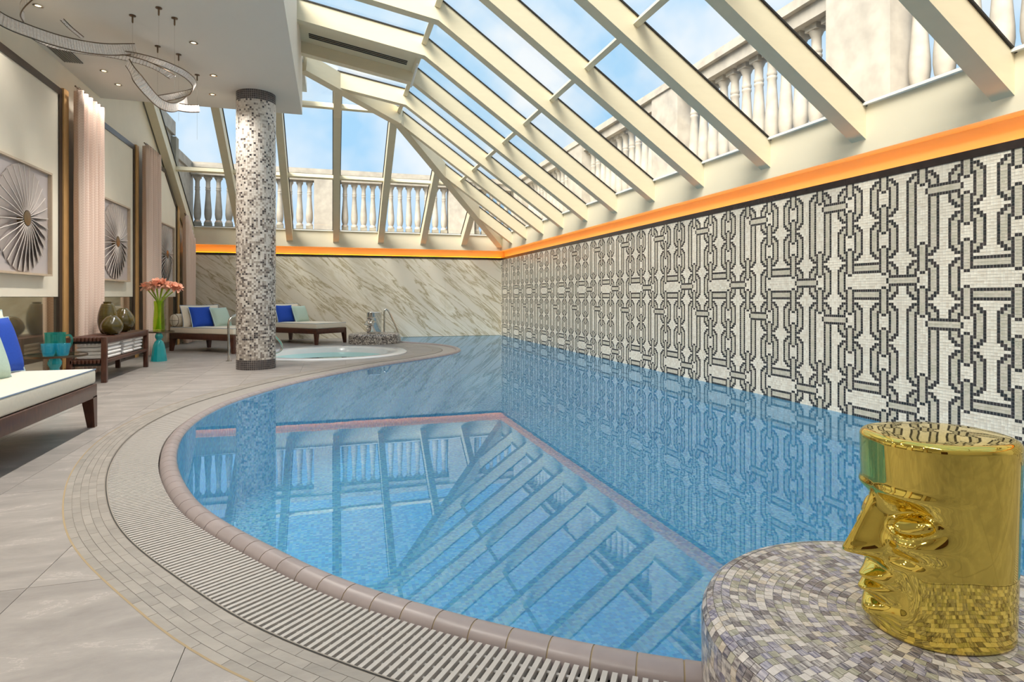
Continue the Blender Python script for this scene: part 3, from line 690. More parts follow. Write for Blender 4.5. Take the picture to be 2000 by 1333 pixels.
MB().box(WX + .2, 7, BY, BYF + 3, 2.2, 2.50).build('ledge', stone, tr); MB().box(LX - 3, WX + .2, FY + .2, BYF + 3, 2.2, 2.50).build('ledge', stone, tr)

# ------------------------------------------------------------------ mosaic column
CX, CY, CR = -1.015, 9.08, .258
col = thing('mosaic_column', 'round column clad in white and grey mosaic tiles', 'column', kind='structure')
MB().lathe([(CR - .002, 0), (CR - .002, CZ)], 64, (CX, CY, 0)).build('shaft', grout, col, smooth=True)
ct = .027; nu = round(2 * PI * CR / ct); nz = int(CZ / ct); mb = MB(); rnd = random.Random(3); band = MB()
for kz in range(nz + 1):
    z0 = kz * ct; z1 = min(CZ, z0 + ct * .92)
    if z1 - z0 < .004: continue
    for k in range(nu):
        a0 = 2 * PI * k / nu; a1 = 2 * PI * (k + .92) / nu; q = [(CX + CR * math.cos(a), CY + CR * math.sin(a), z) for a, z in ((a0, z0), (a1, z0), (a1, z1), (a0, z1))]
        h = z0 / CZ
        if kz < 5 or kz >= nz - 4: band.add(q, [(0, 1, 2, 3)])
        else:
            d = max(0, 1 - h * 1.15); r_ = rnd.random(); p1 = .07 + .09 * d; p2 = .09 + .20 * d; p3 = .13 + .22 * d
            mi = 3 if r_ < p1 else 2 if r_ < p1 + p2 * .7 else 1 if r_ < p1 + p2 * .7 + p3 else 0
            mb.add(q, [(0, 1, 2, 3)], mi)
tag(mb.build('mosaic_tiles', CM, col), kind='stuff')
tag(band.build('dark_tile_bands', [CM[3]], col), 'charcoal mosaic bands at head and foot', kind='stuff')

# ------------------------------------------------------------------ round mosaic pedestals
PR, PH, PRB = .54, .21, .055; tp = .0213
def ped_profile():
    rows = []; s_ = tp * .5; flat = PR - PRB; arc = PI / 2 * PRB; side = PH - PRB
    while s_ < flat + arc + side:
        if s_ < flat: rows.append((s_, PH, 0.0))
        elif s_ < flat + arc: a = (s_ - flat) / PRB; rows.append((flat + PRB * math.sin(a), PH - PRB + PRB * math.cos(a), a))
        else: rows.append((PR, PH - PRB - (s_ - flat - arc), PI / 2))
        s_ += tp
    return rows
me_t = bpy.data.meshes.new('pedestal_tile'); h_ = tp * .47
me_t.from_pydata([(-h_, -h_, 0), (h_, -h_, 0), (h_, h_, 0), (-h_, h_, 0), (-h_, -h_, -.004), (h_, -h_, -.004), (h_, h_, -.004), (-h_, h_, -.004)], [],
                 [(0, 1, 2, 3), (0, 4, 5, 1), (1, 5, 6, 2), (2, 6, 7, 3), (3, 7, 4, 0)]); me_t.materials.append(PT[0])
def pedestal(loc, label, nparts, mats, wts):
    t_ = thing('mosaic_pedestal', label, 'pedestal', loc)
    pr = [(.001, PH - .002), (PR - PRB, PH - .002)] + [(PR - PRB + (PRB - .002) * math.sin(a * PI / 16), PH - PRB + (PRB - .002) * math.cos(a * PI / 16)) for a in range(1, 9)] + [(PR - .002, 0)]
    MB().lathe(pr[::-1], 72).build('core', grout, t_, smooth=True)
    rn = random.Random(11); tiles = []; cumr = 0
    for j, (r_, z, a) in enumerate(ped_profile()):
        n = max(1, round(2 * PI * r_ / tp)); o_ = rn.random()
        for k in range(n):
            th = 2 * PI * (k + o_) / n; mi = rn.choices(range(len(mats)), wts)[0]
            e1 = Vector((-math.sin(th), math.cos(th), 0)); nr = Vector((math.cos(th) * math.sin(a), math.sin(th) * math.sin(a), math.cos(a))); e2 = nr.cross(e1)
            wd = (2 * PI * r_ / n) / tp
            M = Matrix((e1 * wd, e2, nr)).transposed().to_4x4(); M.translation = Vector((r_ * math.cos(th), r_ * math.sin(th), z)) + nr * .0005; tiles.append((M, mi, nr))
    L = Vector(loc); cw = Vector((0, 0, 1))
    def score(tt):
        p = tt[0].translation + L; d = cw - p; cs = d.normalized().dot(tt[2])
        if cs < .12 or not inview(p, 5): return 0
        q = p - L
        if q.length_squared < .3 and (Vector((q.x, q.y, 0)).length < .19): return 0
        return cs / d.length_squared
    order = sorted(range(len(tiles)), key=lambda q: -score(tiles[q])) if nparts else range(len(tiles))
    rs = MB()
    for n_, q in enumerate(order):
        M, mi, nr = tiles[q]
        if n_ < nparts:
            o = newobj('tile', me_t, t_); o.matrix_local = M; o.material_slots[0].link = 'OBJECT'; o.material_slots[0].material = mats[mi]
        else: rs.add([M @ v.co for v in me_t.vertices], [(0, 1, 2, 3)], mi)
    tag(rs.build('tile_field', mats, t_), kind='stuff'); return t_
NP_ = (1.394, 1.088, 0); FP_ = (.882, 13.31, 0)
pedestal(NP_, 'round marbled mosaic plinth carrying the golden head stool', 300, PT, PW)
pedestal(FP_, 'round grey mosaic plinth carrying the silver head stool', 0, CM, [3, 3, 3, 2])

# ------------------------------------------------------------------ head-shaped stools
def head_mesh():
    H = .462; NT, NZ = 320, 210; RX_, RY_ = .158, .140
    def sm(a, b, x): x = max(0, min(1, (x - a) / (b - a))); return x * x * (3 - 2 * x)
    def G(x, s): return math.exp(-(x / s) ** 2)
    vs, fs = [], []
    def surf(th, z):
        c, s_ = math.cos(th), math.sin(th); e = 2.35
        rr = 1 / ((abs(c) / RX_) ** e + (abs(s_) / RY_) ** e) ** (1 / e)
        tp_ = .945 + .075 * (z / H); rr *= tp_
        x, y = rr * c, rr * s_
        if c > -.2:
            fm = sm(-.2, .45, c); ay = abs(y)
            dx = 0
            # nose
            if z > .15:
                pz = max(0, min(1, (.330 - z) / (.330 - .192))); pz = pz ** .95
                low = sm(.166, .186, z); wd = .011 + .016 * pz
                dx += .074 * pz * low * math.exp(-(ay / wd) ** 2.4)
                dx += .016 * low * G(z - .196, .016) * G(ay - .025, .012)
            # brow overhang, deep socket, eyeball with lids, cheek roll
            dx += .010 * G(z - .332, .012) * G(ay - .066, .06)
            dx -= .050 * G(z - .280, .034) * G(ay - .072, .042)
            ee = ((ay - .076) / .034) ** 2 + ((z - .268 - .12 * (ay - .076)) / .021) ** 2; rt_ = math.sqrt(ee)
            dx += .034 * math.sqrt(max(0, 1 - ee)) + .010 * math.exp(-((rt_ - 1.18) / .13) ** 2)
            dx += .018 * G(z - .226, .022) * G(ay - .090, .034)
            dx -= .016 * G(z - .190, .012) * G(ay - .070, .030)
            # muzzle, lips, hollow, chin
            dx += .024 * G(z - .085, .075) * G(y, .055)
            dx -= .016 * G(z - .152, .010) * G(y, .04)
            dx += .020 * G(z - .126, .0095) * G(y, .030) + .018 * G(z - .097, .0095) * G(y, .028)
            dx -= .012 * G(z - .1115, .004) * G(y, .034)
            dx -= .018 * G(z - .073, .010) * G(y, .042)
            dx += .014 * G(z - .042, .017) * G(y, .034)
            dx -= .016 * G(z - .11, .045) * G(ay - .066, .02)
            x += dx * fm
        # rounded rims
        rr2 = 1.0
        if z > H - .018: q = (z - (H - .018)) / .018; rr2 = 1 - .11 * (1 - math.sqrt(max(0, 1 - q * q)))
        if z < .012: q = 1 - z / .012; rr2 = 1 - .06 * (1 - math.sqrt(max(0, 1 - q * q)))
        return (x * rr2, y * rr2, z)
    zs = [0, .002, .005, .009] + [.012 + (H - .03) * k / (NZ - 1) for k in range(NZ)] + [H - .018 + .018 * math.sin(k * PI / 16) for k in range(1, 9)]
    for z in zs:
        for k in range(NT): vs.append(surf(2 * PI * k / NT, z))
    n = len(zs)
    for i in range(n - 1):
        for k in range(NT): fs.append((i * NT + k, i * NT + (k + 1) % NT, (i + 1) * NT + (k + 1) % NT, (i + 1) * NT + k))
    b = len(vs)
    top = vs[(n - 1) * NT:n * NT]
    for sc_ in (.75, .4):
        for x, y, z in top: vs.append((x * sc_, y * sc_, z + .003 * (1 - sc_)))
    vs.append((0, 0, H + .003))
    for lvl, base in ((0, (n - 1) * NT), (1, b)):
        nb = b + lvl * NT
        for k in range(NT): fs.append((base + k, base + (k + 1) % NT, nb + (k + 1) % NT, nb + k))
    for k in range(NT): fs.append((b + NT + k, b + NT + (k + 1) % NT, b + 2 * NT))
    fs.append(tuple(range(NT))[::-1])
    mb = MB(); mb.v, mb.f, mb.m = vs, fs, [0] * len(fs); return mb
hm = head_mesh()
o = hm.build('head_stool', gold, smooth=60); o.location = (1.394, 1.088, PH + .001); o.rotation_euler = (0, 0, R(166)); tag(o, 'polished gold stool shaped like a human head in profile', 'stool', 'head stools')
o2 = hm.build('head_stool', silver, smooth=60); o2.location = (.882, 13.31, PH + .001); o2.rotation_euler = (0, 0, R(198)); tag(o2, 'polished silver stool shaped like a human head beside the marble wall', 'stool', 'head stools')

# ------------------------------------------------------------------ hot tub with rail
tub = thing('hot_tub', 'round sunken white hot tub with turquoise water', 'hot tub', (TUB[0], TUB[1], 0))
pr = [(TUB_R, -.02), (TUB_R, .018), (TUB_R - .03, .035), (1.14, .03), (1.06, .012), (1.03, -.04), (1.0, -.12)]
MB().lathe(pr, 96, caps=False).build('rim', tubwhite, tub, smooth=True)
sh = pbr('tub_shell_aqua', (206, 240, 236), .3)
MB().lathe([(1.0, -.12), (.97, -.40), (.72, -.42), (.68, -.80), (.01, -.80)], 64, caps=False).build('shell', sh, tub, smooth=30)
MB().lathe([(.001, -.075), (1.03, -.075)], 64, caps=False).build('water', tubwater, tub)
for a in (80, 100, 150, 165, 230, 250, 20, 300):
    mb = MB().lathe([(.001, .0), (.05, .0), (.045, .012), (.02, .012)], 14, caps=False); o = mb.build('jet', jet_m, tub); o.location = (.94 * math.cos(R(a)), .94 * math.sin(R(a)), -.28); o.rotation_euler = (0, R(-75), R(a))
def rail(label, pts, r=.02, flanges=()):
    t_ = thing('grab_rail', label, 'handrail', pts[0])
    q = [Vector(p) - Vector(pts[0]) for p in pts]; MB().tube(catmull(q, 8), r, 12).build('tube', chrome, t_, smooth=True)
    for f_ in flanges: o = MB().lathe([(.045, 0), (.045, .008), (.025, .014)], 16).build('flange', chrome, t_, smooth=True); o.location = Vector(f_) - Vector(pts[0])
rail('bent steel grab rail between mosaic column and hot tub', [(-1.53, 10.17, 0), (-1.53, 10.17, .3), (-1.53, 10.17, .58), (-1.49, 10.21, .68), (-1.40, 10.30, .71), (-1.25, 10.48, .67), (-1.02, 10.78, .46), (-.86, 11.0, .25), (-.82, 11.06, .14), (-.86, 11.04, .06), (-.98, 10.94, .03)], .019, [(-1.53, 10.17, 0)])
rail('slanting steel pool rail behind the silver head stool', [(1.15, 13.98, 0), (1.15, 13.98, .4), (1.15, 13.98, .64), (1.17, 13.98, .70), (1.22, 13.98, .70), (1.28, 13.96, .6), (1.45, 13.9, .2), (1.5, 13.88, .0)], .019, [(1.15, 13.98, 0)])

# ------------------------------------------------------------------ soft furnishings
def cushion(name, w, h, d, mat, pmat, parent=None, loc=(0, 0, 0), rot=(0, 0, 0), N=14):
    vs, fs = [], []
    def pt(u, v, s_):
        th = (max(0, (1 - abs(u) ** 2.6)) * max(0, (1 - abs(v) ** 2.6))) ** .42
        k = 1 - .055 * (1 - abs(v) ** 2) * abs(u) ** 3; l = 1 - .055 * (1 - abs(u) ** 2) * abs(v) ** 3
        return (u * w / 2 * k, s_ * d / 2 * th, v * h / 2 * l)
    for s_ in (-1, 1):
        b = len(vs)
        for i in range(N + 1):
            for j in range(N + 1): vs.append(pt(-1 + 2 * i / N, -1 + 2 * j / N, s_))
        for i in range(N):
            for j in range(N):
                q = (b + i * (N + 1) + j, b + (i + 1) * (N + 1) + j, b + (i + 1) * (N + 1) + j + 1, b + i * (N + 1) + j + 1); fs.append(q if s_ < 0 else q[::-1])
    mb = MB().add(vs, fs); o = mb.build(name, mat, parent, smooth=80); o.location = loc; o.rotation_euler = rot
    loop = [pt(-1 + 2 * i / N, -1, 0) for i in range(N)] + [pt(1, -1 + 2 * i / N, 0) for i in range(N)] + [pt(1 - 2 * i / N, 1, 0) for i in range(N)] + [pt(-1, 1 - 2 * i / N, 0) for i in range(N)]
    MB().tube(loop, .006, 6, closed=True).build('piping', pmat, o, smooth=True); return o
def daybed(label, loc, rz, L=1.75, Wd=.86, head=True, group='daybeds around the pool'):
    t_ = thing('daybed', label, 'daybed', loc, rz, group)          # local: x along the length (head at 0), y across
    fr = MB(); 
    for y0, y1 in ((0, .06), (Wd - .06, Wd)): rbox('side_rail', 0, L, y0, y1, .225, .33, .006, wood, t_, 2)
    for x0, x1 in ((0, .06), (L - .06, L)): rbox('end_rail', x0, x1, .06, Wd - .06, .225, .33, .006, wood, t_, 2)
    MB().box(.06, L - .06, .06, Wd - .06, .29, .32).build('deck_board', wood, t_)
    for sx in (0, 1):
        for sy in (0, 1):
            cx = .0 if sx == 0 else L; cy = 0 if sy == 0 else Wd; dx = 1 if sx == 0 else -1; dy = 1 if sy == 0 else -1
            vs = []
            for z, w_ in ((.0, .05), (.24, .082)):
                for a, b_ in ((0, 0), (1, 0), (1, 1), (0, 1)): vs.append((cx + dx * a * w_, cy + dy * b_ * w_, z))
            f_ = [(0, 3, 2, 1), (4, 5, 6, 7), (0, 1, 5, 4), (1, 2, 6, 5), (2, 3, 7, 6), (3, 0, 4, 7)]
            if dx * dy < 0: f_ = [q[::-1] for q in f_]
            MB().add(vs, f_).build('leg', wood, t_)
    ma = rbox('mattress', .005, L - .005, .005, Wd - .005, .332, .445, .022, fab_cream, t_, 4)
    z = .44; i_ = .010
    MB().tube([(i_, i_, z), (L - i_, i_, z), (L - i_, Wd - i_, z), (i_, Wd - i_, z)], .0055, 6, closed=True).build('piping', pipe_blue, ma)
    if head:
        q = MB(); rr = .118; prof_ = [(.001, -.015), (rr * .6, -.008), (rr * .92, .008), (rr, .03), (rr, Wd - .03), (rr * .92, Wd - .008), (rr * .6, Wd + .008), (.001, Wd + .015)]
        o = MB().lathe(prof_, 28, caps=False).build('bolster', fab_cream, t_, smooth=60); o.location = (.10, 0, .565); o.rotation_euler = (R(-90), 0, 0)
        MB().tube([(rr * math.cos(a * PI / 12), rr * math.sin(a * PI / 12), .02) for a in range(24)], .0045, 6, closed=True).build('piping', bronze, o)
        MB().tube([(x_, 0, -.016 + .03 * abs(x_ / rr) ** 2.5) for x_ in [rr * (k - 6) / 6 for k in range(13)]], .003, 5).build('end_seam', bronze, o)
        MB().tube([(0, x_, -.016 + .03 * abs(x_ / rr) ** 2.5) for x_ in [rr * (k - 6) / 6 for k in range(13)]], .003, 5).build('end_seam', bronze, o)
    return t_
def place(o, bed_loc, rz, lx, ly, lz, tilt, yaw):
    M = Matrix.Translation(bed_loc) @ Matrix.Rotation(rz, 4, 'Z') @ Matrix.Translation((lx, ly, lz)) @ Matrix.Rotation(yaw, 4, 'Z') @ Matrix.Rotation(tilt, 4, 'X'); o.matrix_world = M
def dress(loc, rz, where, Wd=.86):
    o = cushion('back_cushion', .84, .42, .17, fab_cream, pipe_blue); place(o, loc, rz, .30, Wd / 2, .64, R(-14), R(90)); tag(o, 'wide cream back cushion ' + where, 'cushion', 'daybed cushions')
    o = cushion('throw_pillow', .43, .40, .15, fab_blue, pipe_pale); place(o, loc, rz, .46, Wd / 2 - .13, .625, R(-20), R(84)); tag(o, 'royal blue throw pillow with pale piping ' + where, 'pillow', 'throw pillows')
    o = cushion('throw_pillow', .42, .38, .15, fab_mint, pipe_pale); place(o, loc, rz, .60, Wd / 2 + .18, .615, R(-22), R(96)); tag(o, 'mint green throw pillow ' + where, 'pillow', 'throw pillows')
a1 = math.atan2(-.64, .77); L1 = (-2.87, 12.42, 0)
daybed('cream daybed with dark legs between teal vase table and mosaic column', L1, a1, 1.6, .86); dress(L1, a1, 'on the daybed behind the orange flowers')
a2 = math.atan2(-.714, .70); L2 = (-1.53, 14.27, 0)
daybed('cream daybed with dark legs behind the hot tub by marble wall', L2, a2, 1.75, .86); dress(L2, a2, 'on the daybed behind the hot tub')
L3 = (-1.74, 3.3, 0)
t_ = daybed('cream daybed with blue piping cut by the frame beside slatted bench', (-1.735, 3.36, 0), R(90), 2.0, .92, head=False)
def near_cush(name, w, h, d, mat, pm, x, y, z, tilt, yaw, lab, cat):
    o = cushion(name, w, h, d, mat, pm); o.matrix_world = Matrix.Translation((x, y, z)) @ Matrix.Rotation(yaw, 4, 'Z') @ Matrix.Rotation(tilt, 4, 'X'); tag(o, lab, cat, 'daybed cushions' if cat == 'cushion' else 'throw pillows')
near_cush('back_cushion', .8, .47, .17, fab_cream, pipe_pale, -2.46, 5.22, .665, R(-12), R(84), 'pale piped back cushion behind the blue pillow on the nearest daybed', 'cushion')
near_cush('throw_pillow', .45, .42, .14, fab_blue, pipe_pale, -2.31, 5.17, .645, R(-16), R(80), 'royal blue throw pillow cut by the frame on the nearest daybed', 'pillow')
near_cush('throw_pillow', .42, .40, .14, fab_mint, pipe_pale, -2.22, 4.78, .625, R(-18), R(80), 'mint throw pillow cut by the frame on the nearest daybed', 'pillow')

# ------------------------------------------------------------------ slatted bench with towels and vases
BN = (-2.505, 8.02); BL, BW_, BT = 1.68, .40, .53
bench = thing('slatted_bench', 'dark wooden slatted bench with lower shelf of towels', 'bench', (BN[0], BN[1], 0))
for x in (-.055, -BW_):
    for y in (0, BL - .055): rbox('leg', x, x + .055, y, y + .055, 0, BT - .0, .004, wood, bench, 2)
for x in (-.05, -BW_): rbox('apron', x + .005, x + .045, .05, BL - .05, BT - .075, BT - .002, .003, wood, bench, 2); rbox('shelf_rail', x + .005, x + .045, .05, BL - .05, .225, .265, .003, wood, bench, 2)
for k in range(8):
    x = -.06 - (BW_ - .09) * (k + .5) / 8; 
    rbox('top_slat', x - .013, x + .013, -.01, BL + .01, BT - .045, BT, .003, wood, bench, 1); rbox('shelf_slat', x - .013, x + .013, .0, BL, .225, .268, .003, wood, bench, 1)
for y in (.06, BL / 2, BL - .06): rbox('crossbar', -BW_ + .04, -.05, y - .02, y + .02, BT - .075, BT - .046, .003, black, bench, 1); rbox('crossbar', -BW_ + .04, -.05, y - .02, y + .02, .195, .225, .003, black, bench, 1)
rn = random.Random(5)
def towel(y0, y1, z, h, lab, ):
    mb = MB(); n = 20; x0, x1 = BN[0] - BW_ + .06, BN[0] - .03 + rn.uniform(-.012, .008); prof_ = []
    for k in range(n):                                 # folded profile: rounded front, creased middle
        a = 2 * PI * k / n; cx = math.copysign(abs(math.cos(a)) ** .35, math.cos(a)); cz = math.copysign(abs(math.sin(a)) ** .6, math.sin(a))
        prof_.append((cx, cz * (1 - .30 * (abs(cx) > .93) * (abs(cz) < .35))))
    ysl = [y0, y0 + .012, y0 + .03, (y0 + y1) / 2, y1 - .03, y1 - .012, y1]; sc = [.7, .93, 1, 1.02, 1, .93, .7]; vs = []
    for y, s_ in zip(ysl, sc):
        for cx, cz in prof_: vs.append(((x0 + x1) / 2 + cx * (x1 - x0) / 2 * (.97 + .03 * s_), y, z + h / 2 + cz * h / 2 * s_))
    m_ = len(ysl); fs = [(i * n + k, i * n + (k + 1) % n, (i + 1) * n + (k + 1) % n, (i + 1) * n + k) for i in range(m_ - 1) for k in range(n)] + [tuple(range(n))[::-1], tuple((m_ - 1) * n + k for k in range(n))]
    o = mb.add(vs, [q[::-1] for q in fs]).build('folded_towel', towel_m, None, smooth=60); tag(o, lab, 'towel', 'folded towels on the bench shelf')
NMS = ['lowest', 'second', 'third', 'fourth', 'topmost']
for (ya, yb, n, nm) in ((8.14, 8.62, 4, 'the towel stack at the bench end by the teal pitcher'), (8.76, 9.12, 4, 'the middle towel stack under the bench top'), (9.2, 9.54, 4, 'the towel stack at the bench end by the flowers')):
    for k in range(n): towel(ya + rn.uniform(-.008, .008), yb + rn.uniform(-.008, .008), .2685 + k * .0455, .045, 'folded white towel, %s of %s' % (NMS[k] if k < n - 1 else 'topmost', nm))
def vase(prof_, loc, label, rot=(0, 0, 0), rim=True):
    o = MB().lathe(prof_, 40, caps=False).build('olive_vase', olive, None, smooth=60); o.location = loc; o.rotation_euler = rot; tag(o, label, 'vase', 'olive vases on the bench')
def egg(h, r, neck, n=22, pw=1.0, rib=0.0):
    out = [(.001, .0), (r * .42, .0)]
    for k in range(1, n):
        t__ = k / n; rr = r * (math.sin(PI * (.13 + .87 * t__ ** .92 * .90)) ** .8); rr = max(rr, neck); out.append((rr * (1 + rib * (k % 2)), h * t__))
    return out + [(neck, h), (neck * .82, h - .004), (neck * .8, h * .7)]
vase([(.001, 0), (.055, 0)] + [(.108 * math.sin(PI * (.16 + .70 * (k / 48) ** .85)) ** .75 * (1 + .014 * (k % 2)), .40 * k / 48) for k in range(1, 46)] + [(.045, .385), (.052, .405), (.044, .405), (.036, .36)], (-2.735, 8.80, BT + .001), 'tall ribbed olive green vase on the slatted bench')
vase(egg(.235, .120, .03), (-2.60, 8.52, BT + .001), 'small round olive vase in front on the slatted bench')
vase(egg(.315, .140, .045, 30, rib=.008), (-2.70, 9.26, BT + .001), 'plump olive vase at the back of the slatted bench')

# ------------------------------------------------------------------ teal side tables, pitcher, glasses, flowers
base_prof = [(.001, 0), (.112, 0), (.113, .012), (.105, .08), (.092, .18), (.080, .25), (.062, .30), (.040, .322), (.036, .335), (.044, .35), (.054, .37), (.056, .39), (.050, .41), (.040, .425), (.040, .448)]
def side_table(label, loc, r):
    t_ = thing('side_table', label, 'side table', loc)
    MB().lathe(base_prof, 12, caps=False).build('base', teal, t_, smooth=25); MB().lathe([(.001, .448), (r, .448), (r, .462), (.001, .462)], 64, caps=False).build('glass_top', table_glass, t_)
    MB().lathe([(r, .446), (r + .004, .446), (r + .004, .465), (r, .465)], 64, caps=False).build('rim', bronze, t_, smooth=30); MB().lathe([(.06, .440), (.06, .448), (.001, .448)], 24, caps=False).build('collar', chrome, t_); return t_
side_table('teal ceramic side table with glass top holding the flowers', (-2.57, 10.50, 0), .21)
side_table('teal ceramic side table with glass top holding pitcher and glasses', (-2.46, 6.55, 0), .25)
o = thing('pitcher', 'teal ribbed glass pitcher behind two tumblers', 'pitcher', P(108, 0, 5.66)[:2] + (.463,))
MB().lathe([(.001, 0), (.078, 0)] + [(.080 + .0016 * (k % 2), .008 + .0085 * k) for k in range(22)] + [(.086, .20), (.080, .20), (.075, .02), (.001, .012)], 32, caps=False).build('body', teal_glass, o, smooth=60)
MB().tube(catmull([(.078, 0, .17), (.12, 0, .17), (.135, 0, .12), (.115, 0, .06), (.08, 0, .035)], 6), .010, 8).build('handle', teal_glass, o, smooth=True)
for (x, y, lb) in (P(95, 0, 5.42)[:2] + ('teal glass tumbler in front of the pitcher, nearer the daybed pillows',), P(123, 0, 5.47)[:2] + ('teal glass tumbler in front of the pitcher, nearer the bench',)):
    g_ = MB().lathe([(.001, 0), (.038, 0), (.042, .01)] + [(.044 + .014 * k / 10 + .0012 * (k % 2), .012 + .0085 * k) for k in range(11)] + [(.058, .112), (.052, .105), (.038, .012), (.001, .01)], 28, caps=False).build('tumbler', aqua_glass, None, smooth=60)
    g_.location = (x, y, .463); tag(g_, lb, 'glass', 'tumblers on the side table')
FV = (-2.57, 10.50, .463)
o = MB().lathe([(.001, 0), (.078, 0), (.082, .03), (.080, .16), (.070, .28), (.066, .36), (.072, .47), (.066, .47), (.060, .36), (.072, .16), (.074, .03), (.001, .02)], 32, caps=False).build('flower_vase', vase_glass, None, smooth=60); o.location = FV; tag(o, 'tall green glass vase holding coral flowers', 'vase')
def bloom_mesh():
    mb = MB(); rr = random.Random(2)
    for k in range(12):
        a = 2 * PI * k / 12 + rr.uniform(-.1, .1); lay = k % 3; ln = .085 - .010 * lay; tl = .05 + .55 * lay; vs = []
        ca, sa = math.cos(a), math.sin(a); rows = 5
        for i in range(rows + 1):
            t__ = i / rows; w_ = .034 * math.sin(PI * (.12 + .80 * t__)); rad = ln * t__ * math.cos(tl * (1 - .4 * t__)); z = ln * math.sin(tl) * t__ - .014 * t__ ** 3
            for s_ in (-1, 0, 1): vs.append((ca * rad - sa * w_ * s_, sa * rad + ca * w_ * s_, z + (.006 if s_ else 0)))
        mb.add(vs, [(i * 3 + j, i * 3 + j + 1, i * 3 + j + 4, i * 3 + j + 3) for i in range(rows) for j in range(2)])
    mb.lathe([(.004, -.03), (.016, 0), (.02, .02), (.008, .03)], 10); return mb.mesh('bloom', coral, smooth=60)
bl = bloom_mesh(); rn = random.Random(9); k = 0
for (dx, dy, z) in [(-.02, -.05, 1.17), (.09, -.03, 1.165), (-.13, -.02, 1.15), (.19, .02, 1.15), (-.22, .03, 1.135), (.02, .06, 1.19), (.13, .09, 1.16), (-.10, .10, 1.165), (.24, .07, 1.125), (-.04, .0, 1.20), (.06, .03, 1.195), (-.17, .08, 1.15)]:
    t_ = thing('coral_flower', 'coral amaryllis bloom on green stem in the glass vase', 'flower', (FV[0], FV[1], FV[2]), 0, 'coral flowers in the vase')
    # spread sideways as seen across the room
    tip = Vector((dx * CT + dy * ST, -dx * ST + dy * CT, z - FV[2])); foot = Vector((-tip.x * .16, -tip.y * .16, .035)); mid = Vector((tip.x * .16, tip.y * .16, .46))
    MB().tube(catmull([foot, foot.lerp(mid, .6), mid, tip - Vector((tip.x * .15, tip.y * .15, .03))], 6), .0085, 7).build('stem', stem_m, t_, smooth=True)
    b_ = newobj('bloom', bl, t_); b_.location = tip; b_.rotation_euler = (rn.uniform(-1.0, 1.0), rn.uniform(-1.0, 1.0), rn.uniform(0, 6)); b_.scale = (1.12, 1.12, 1.7)

# ------------------------------------------------------------------ curtains
def curtain(label, y0, y1, x, top):
    t_ = thing('curtain', label, 'curtain', (x, y0, 0), 0, 'blush curtains'); vs, fs = [], []; n = 90; m_ = 16; Wd = y1 - y0
    for i in range(n + 1):
        u = i / n; y = Wd * u
        for j in range(m_ + 1):
            v = j / m_; tz = top(y0 + y); z = .02 + (tz - .02) * v; amp = .056 + .010 * (1 - v)
            ph = 2 * PI * (u * 5.6 + .10 * math.sin(u * 9)); vs.append((amp * math.sin(ph) + .008 * math.sin(3 * ph + v * 4), y + .010 * math.sin(ph * .5 + v * 3), z))
    for i in range(n):
        for j in range(m_): a = i * (m_ + 1) + j; fs.append((a, a + m_ + 1, a + m_ + 2, a + 1))
    o = MB().add(vs, fs).build('drape', curt_m, t_, smooth=80); sm_ = o.modifiers.new('thickness', 'SOLIDIFY'); sm_.thickness = .004
    MB().tube([(0, -.06, top(y0) + .02), (0, Wd + .05, top(y1) + .02)], .010, 10).build('rod', bronze, t_, smooth=True)
    for k in range(9):
        y = Wd * (k + .5) / 9; MB().tube([(.018 * math.cos(a * PI / 6), y, top(y0 + y) + .02 + .018 * math.sin(a * PI / 6)) for a in range(12)], .003, 5, closed=True).build('ring', bronze, t_)
curtain('tall blush curtain behind the slatted bench and olive vases', 8.50, 9.27, -2.96, lambda y: 3.52)
curtain('blush curtain hanging behind the coral flowers', 11.28, 12.05, -2.96, lambda y: min(3.52, 2.16 + .64 * (FY - y)))
curtain('short blush curtain under the roof slope in the marble corner', 14.12, 14.86, -2.96, lambda y: 2.14 + .64 * (FY - y))

# ------------------------------------------------------------------ fan artworks
def blade_geo():
    mb = MB(); vs = []; n = 8
    for i in range(n + 1):
        t__ = i / n; r_ = .085 + .465 * t__; tw = R(82) * (1 - t__) ** 1.6 + R(9); w_ = .040 + .074 * t__
        vs += [(.020 * (1 - t__) + .056 + math.sin(tw) * w_ * .42, math.cos(tw) * w_ * .5, r_), (.020 * (1 - t__) + .056 - math.sin(tw) * w_ * .42, -math.cos(tw) * w_ * .5, r_)]
    mb.add(vs, [(2 * i, 2 * i + 1, 2 * i + 3, 2 * i + 2) for i in range(n)]); return mb, vs
bmb, bvs = blade_geo(); me_bl = bmb.mesh('fan_blade', art_blade, smooth=80)
me_be = MB().tube([Vector(v) + Vector((.002, 0, 0)) for v in bvs[0::2]], .004, 5).mesh('blade_edge', art_edge)
def picture(label, yc):
    t_ = thing('fan_artwork', label, 'artwork', (-3.10, yc, 1.81), 0, 'framed fan artworks'); hw, hh, d = .615, .58, .085
    MB().box(0, .045, -hw + .01, hw - .01, -hh + .01, hh - .01).build('mount', artback, t_)
    for q in ((-hw, -hw + .022, -hh, hh), (hw - .022, hw, -hh, hh)): MB().box(0, d, *q).build('frame_side', art_frame, t_)
    for q in ((-hw + .022, hw - .022, -hh, -hh + .022), (-hw + .022, hw - .022, hh - .022, hh)): MB().box(0, d, *q).build('frame_side', art_frame, t_)
    for k in range(30):
        a = 2 * PI * (k + .5) / 30; o = newobj('fan_blade', me_bl, t_); o.rotation_euler = (a, 0, 0); e_ = newobj('blade_edge', me_be, o)
    o = MB().lathe([(.001, 0), (.105, 0), (.10, .03), (.07, .055), (.075, .075), (.001, .08)], 28, caps=False).build('hub', art_hub, t_, smooth=60); o.rotation_euler = (0, R(90), 0); o.location = (.045, 0, 0); o.scale = (1, 1, .7)
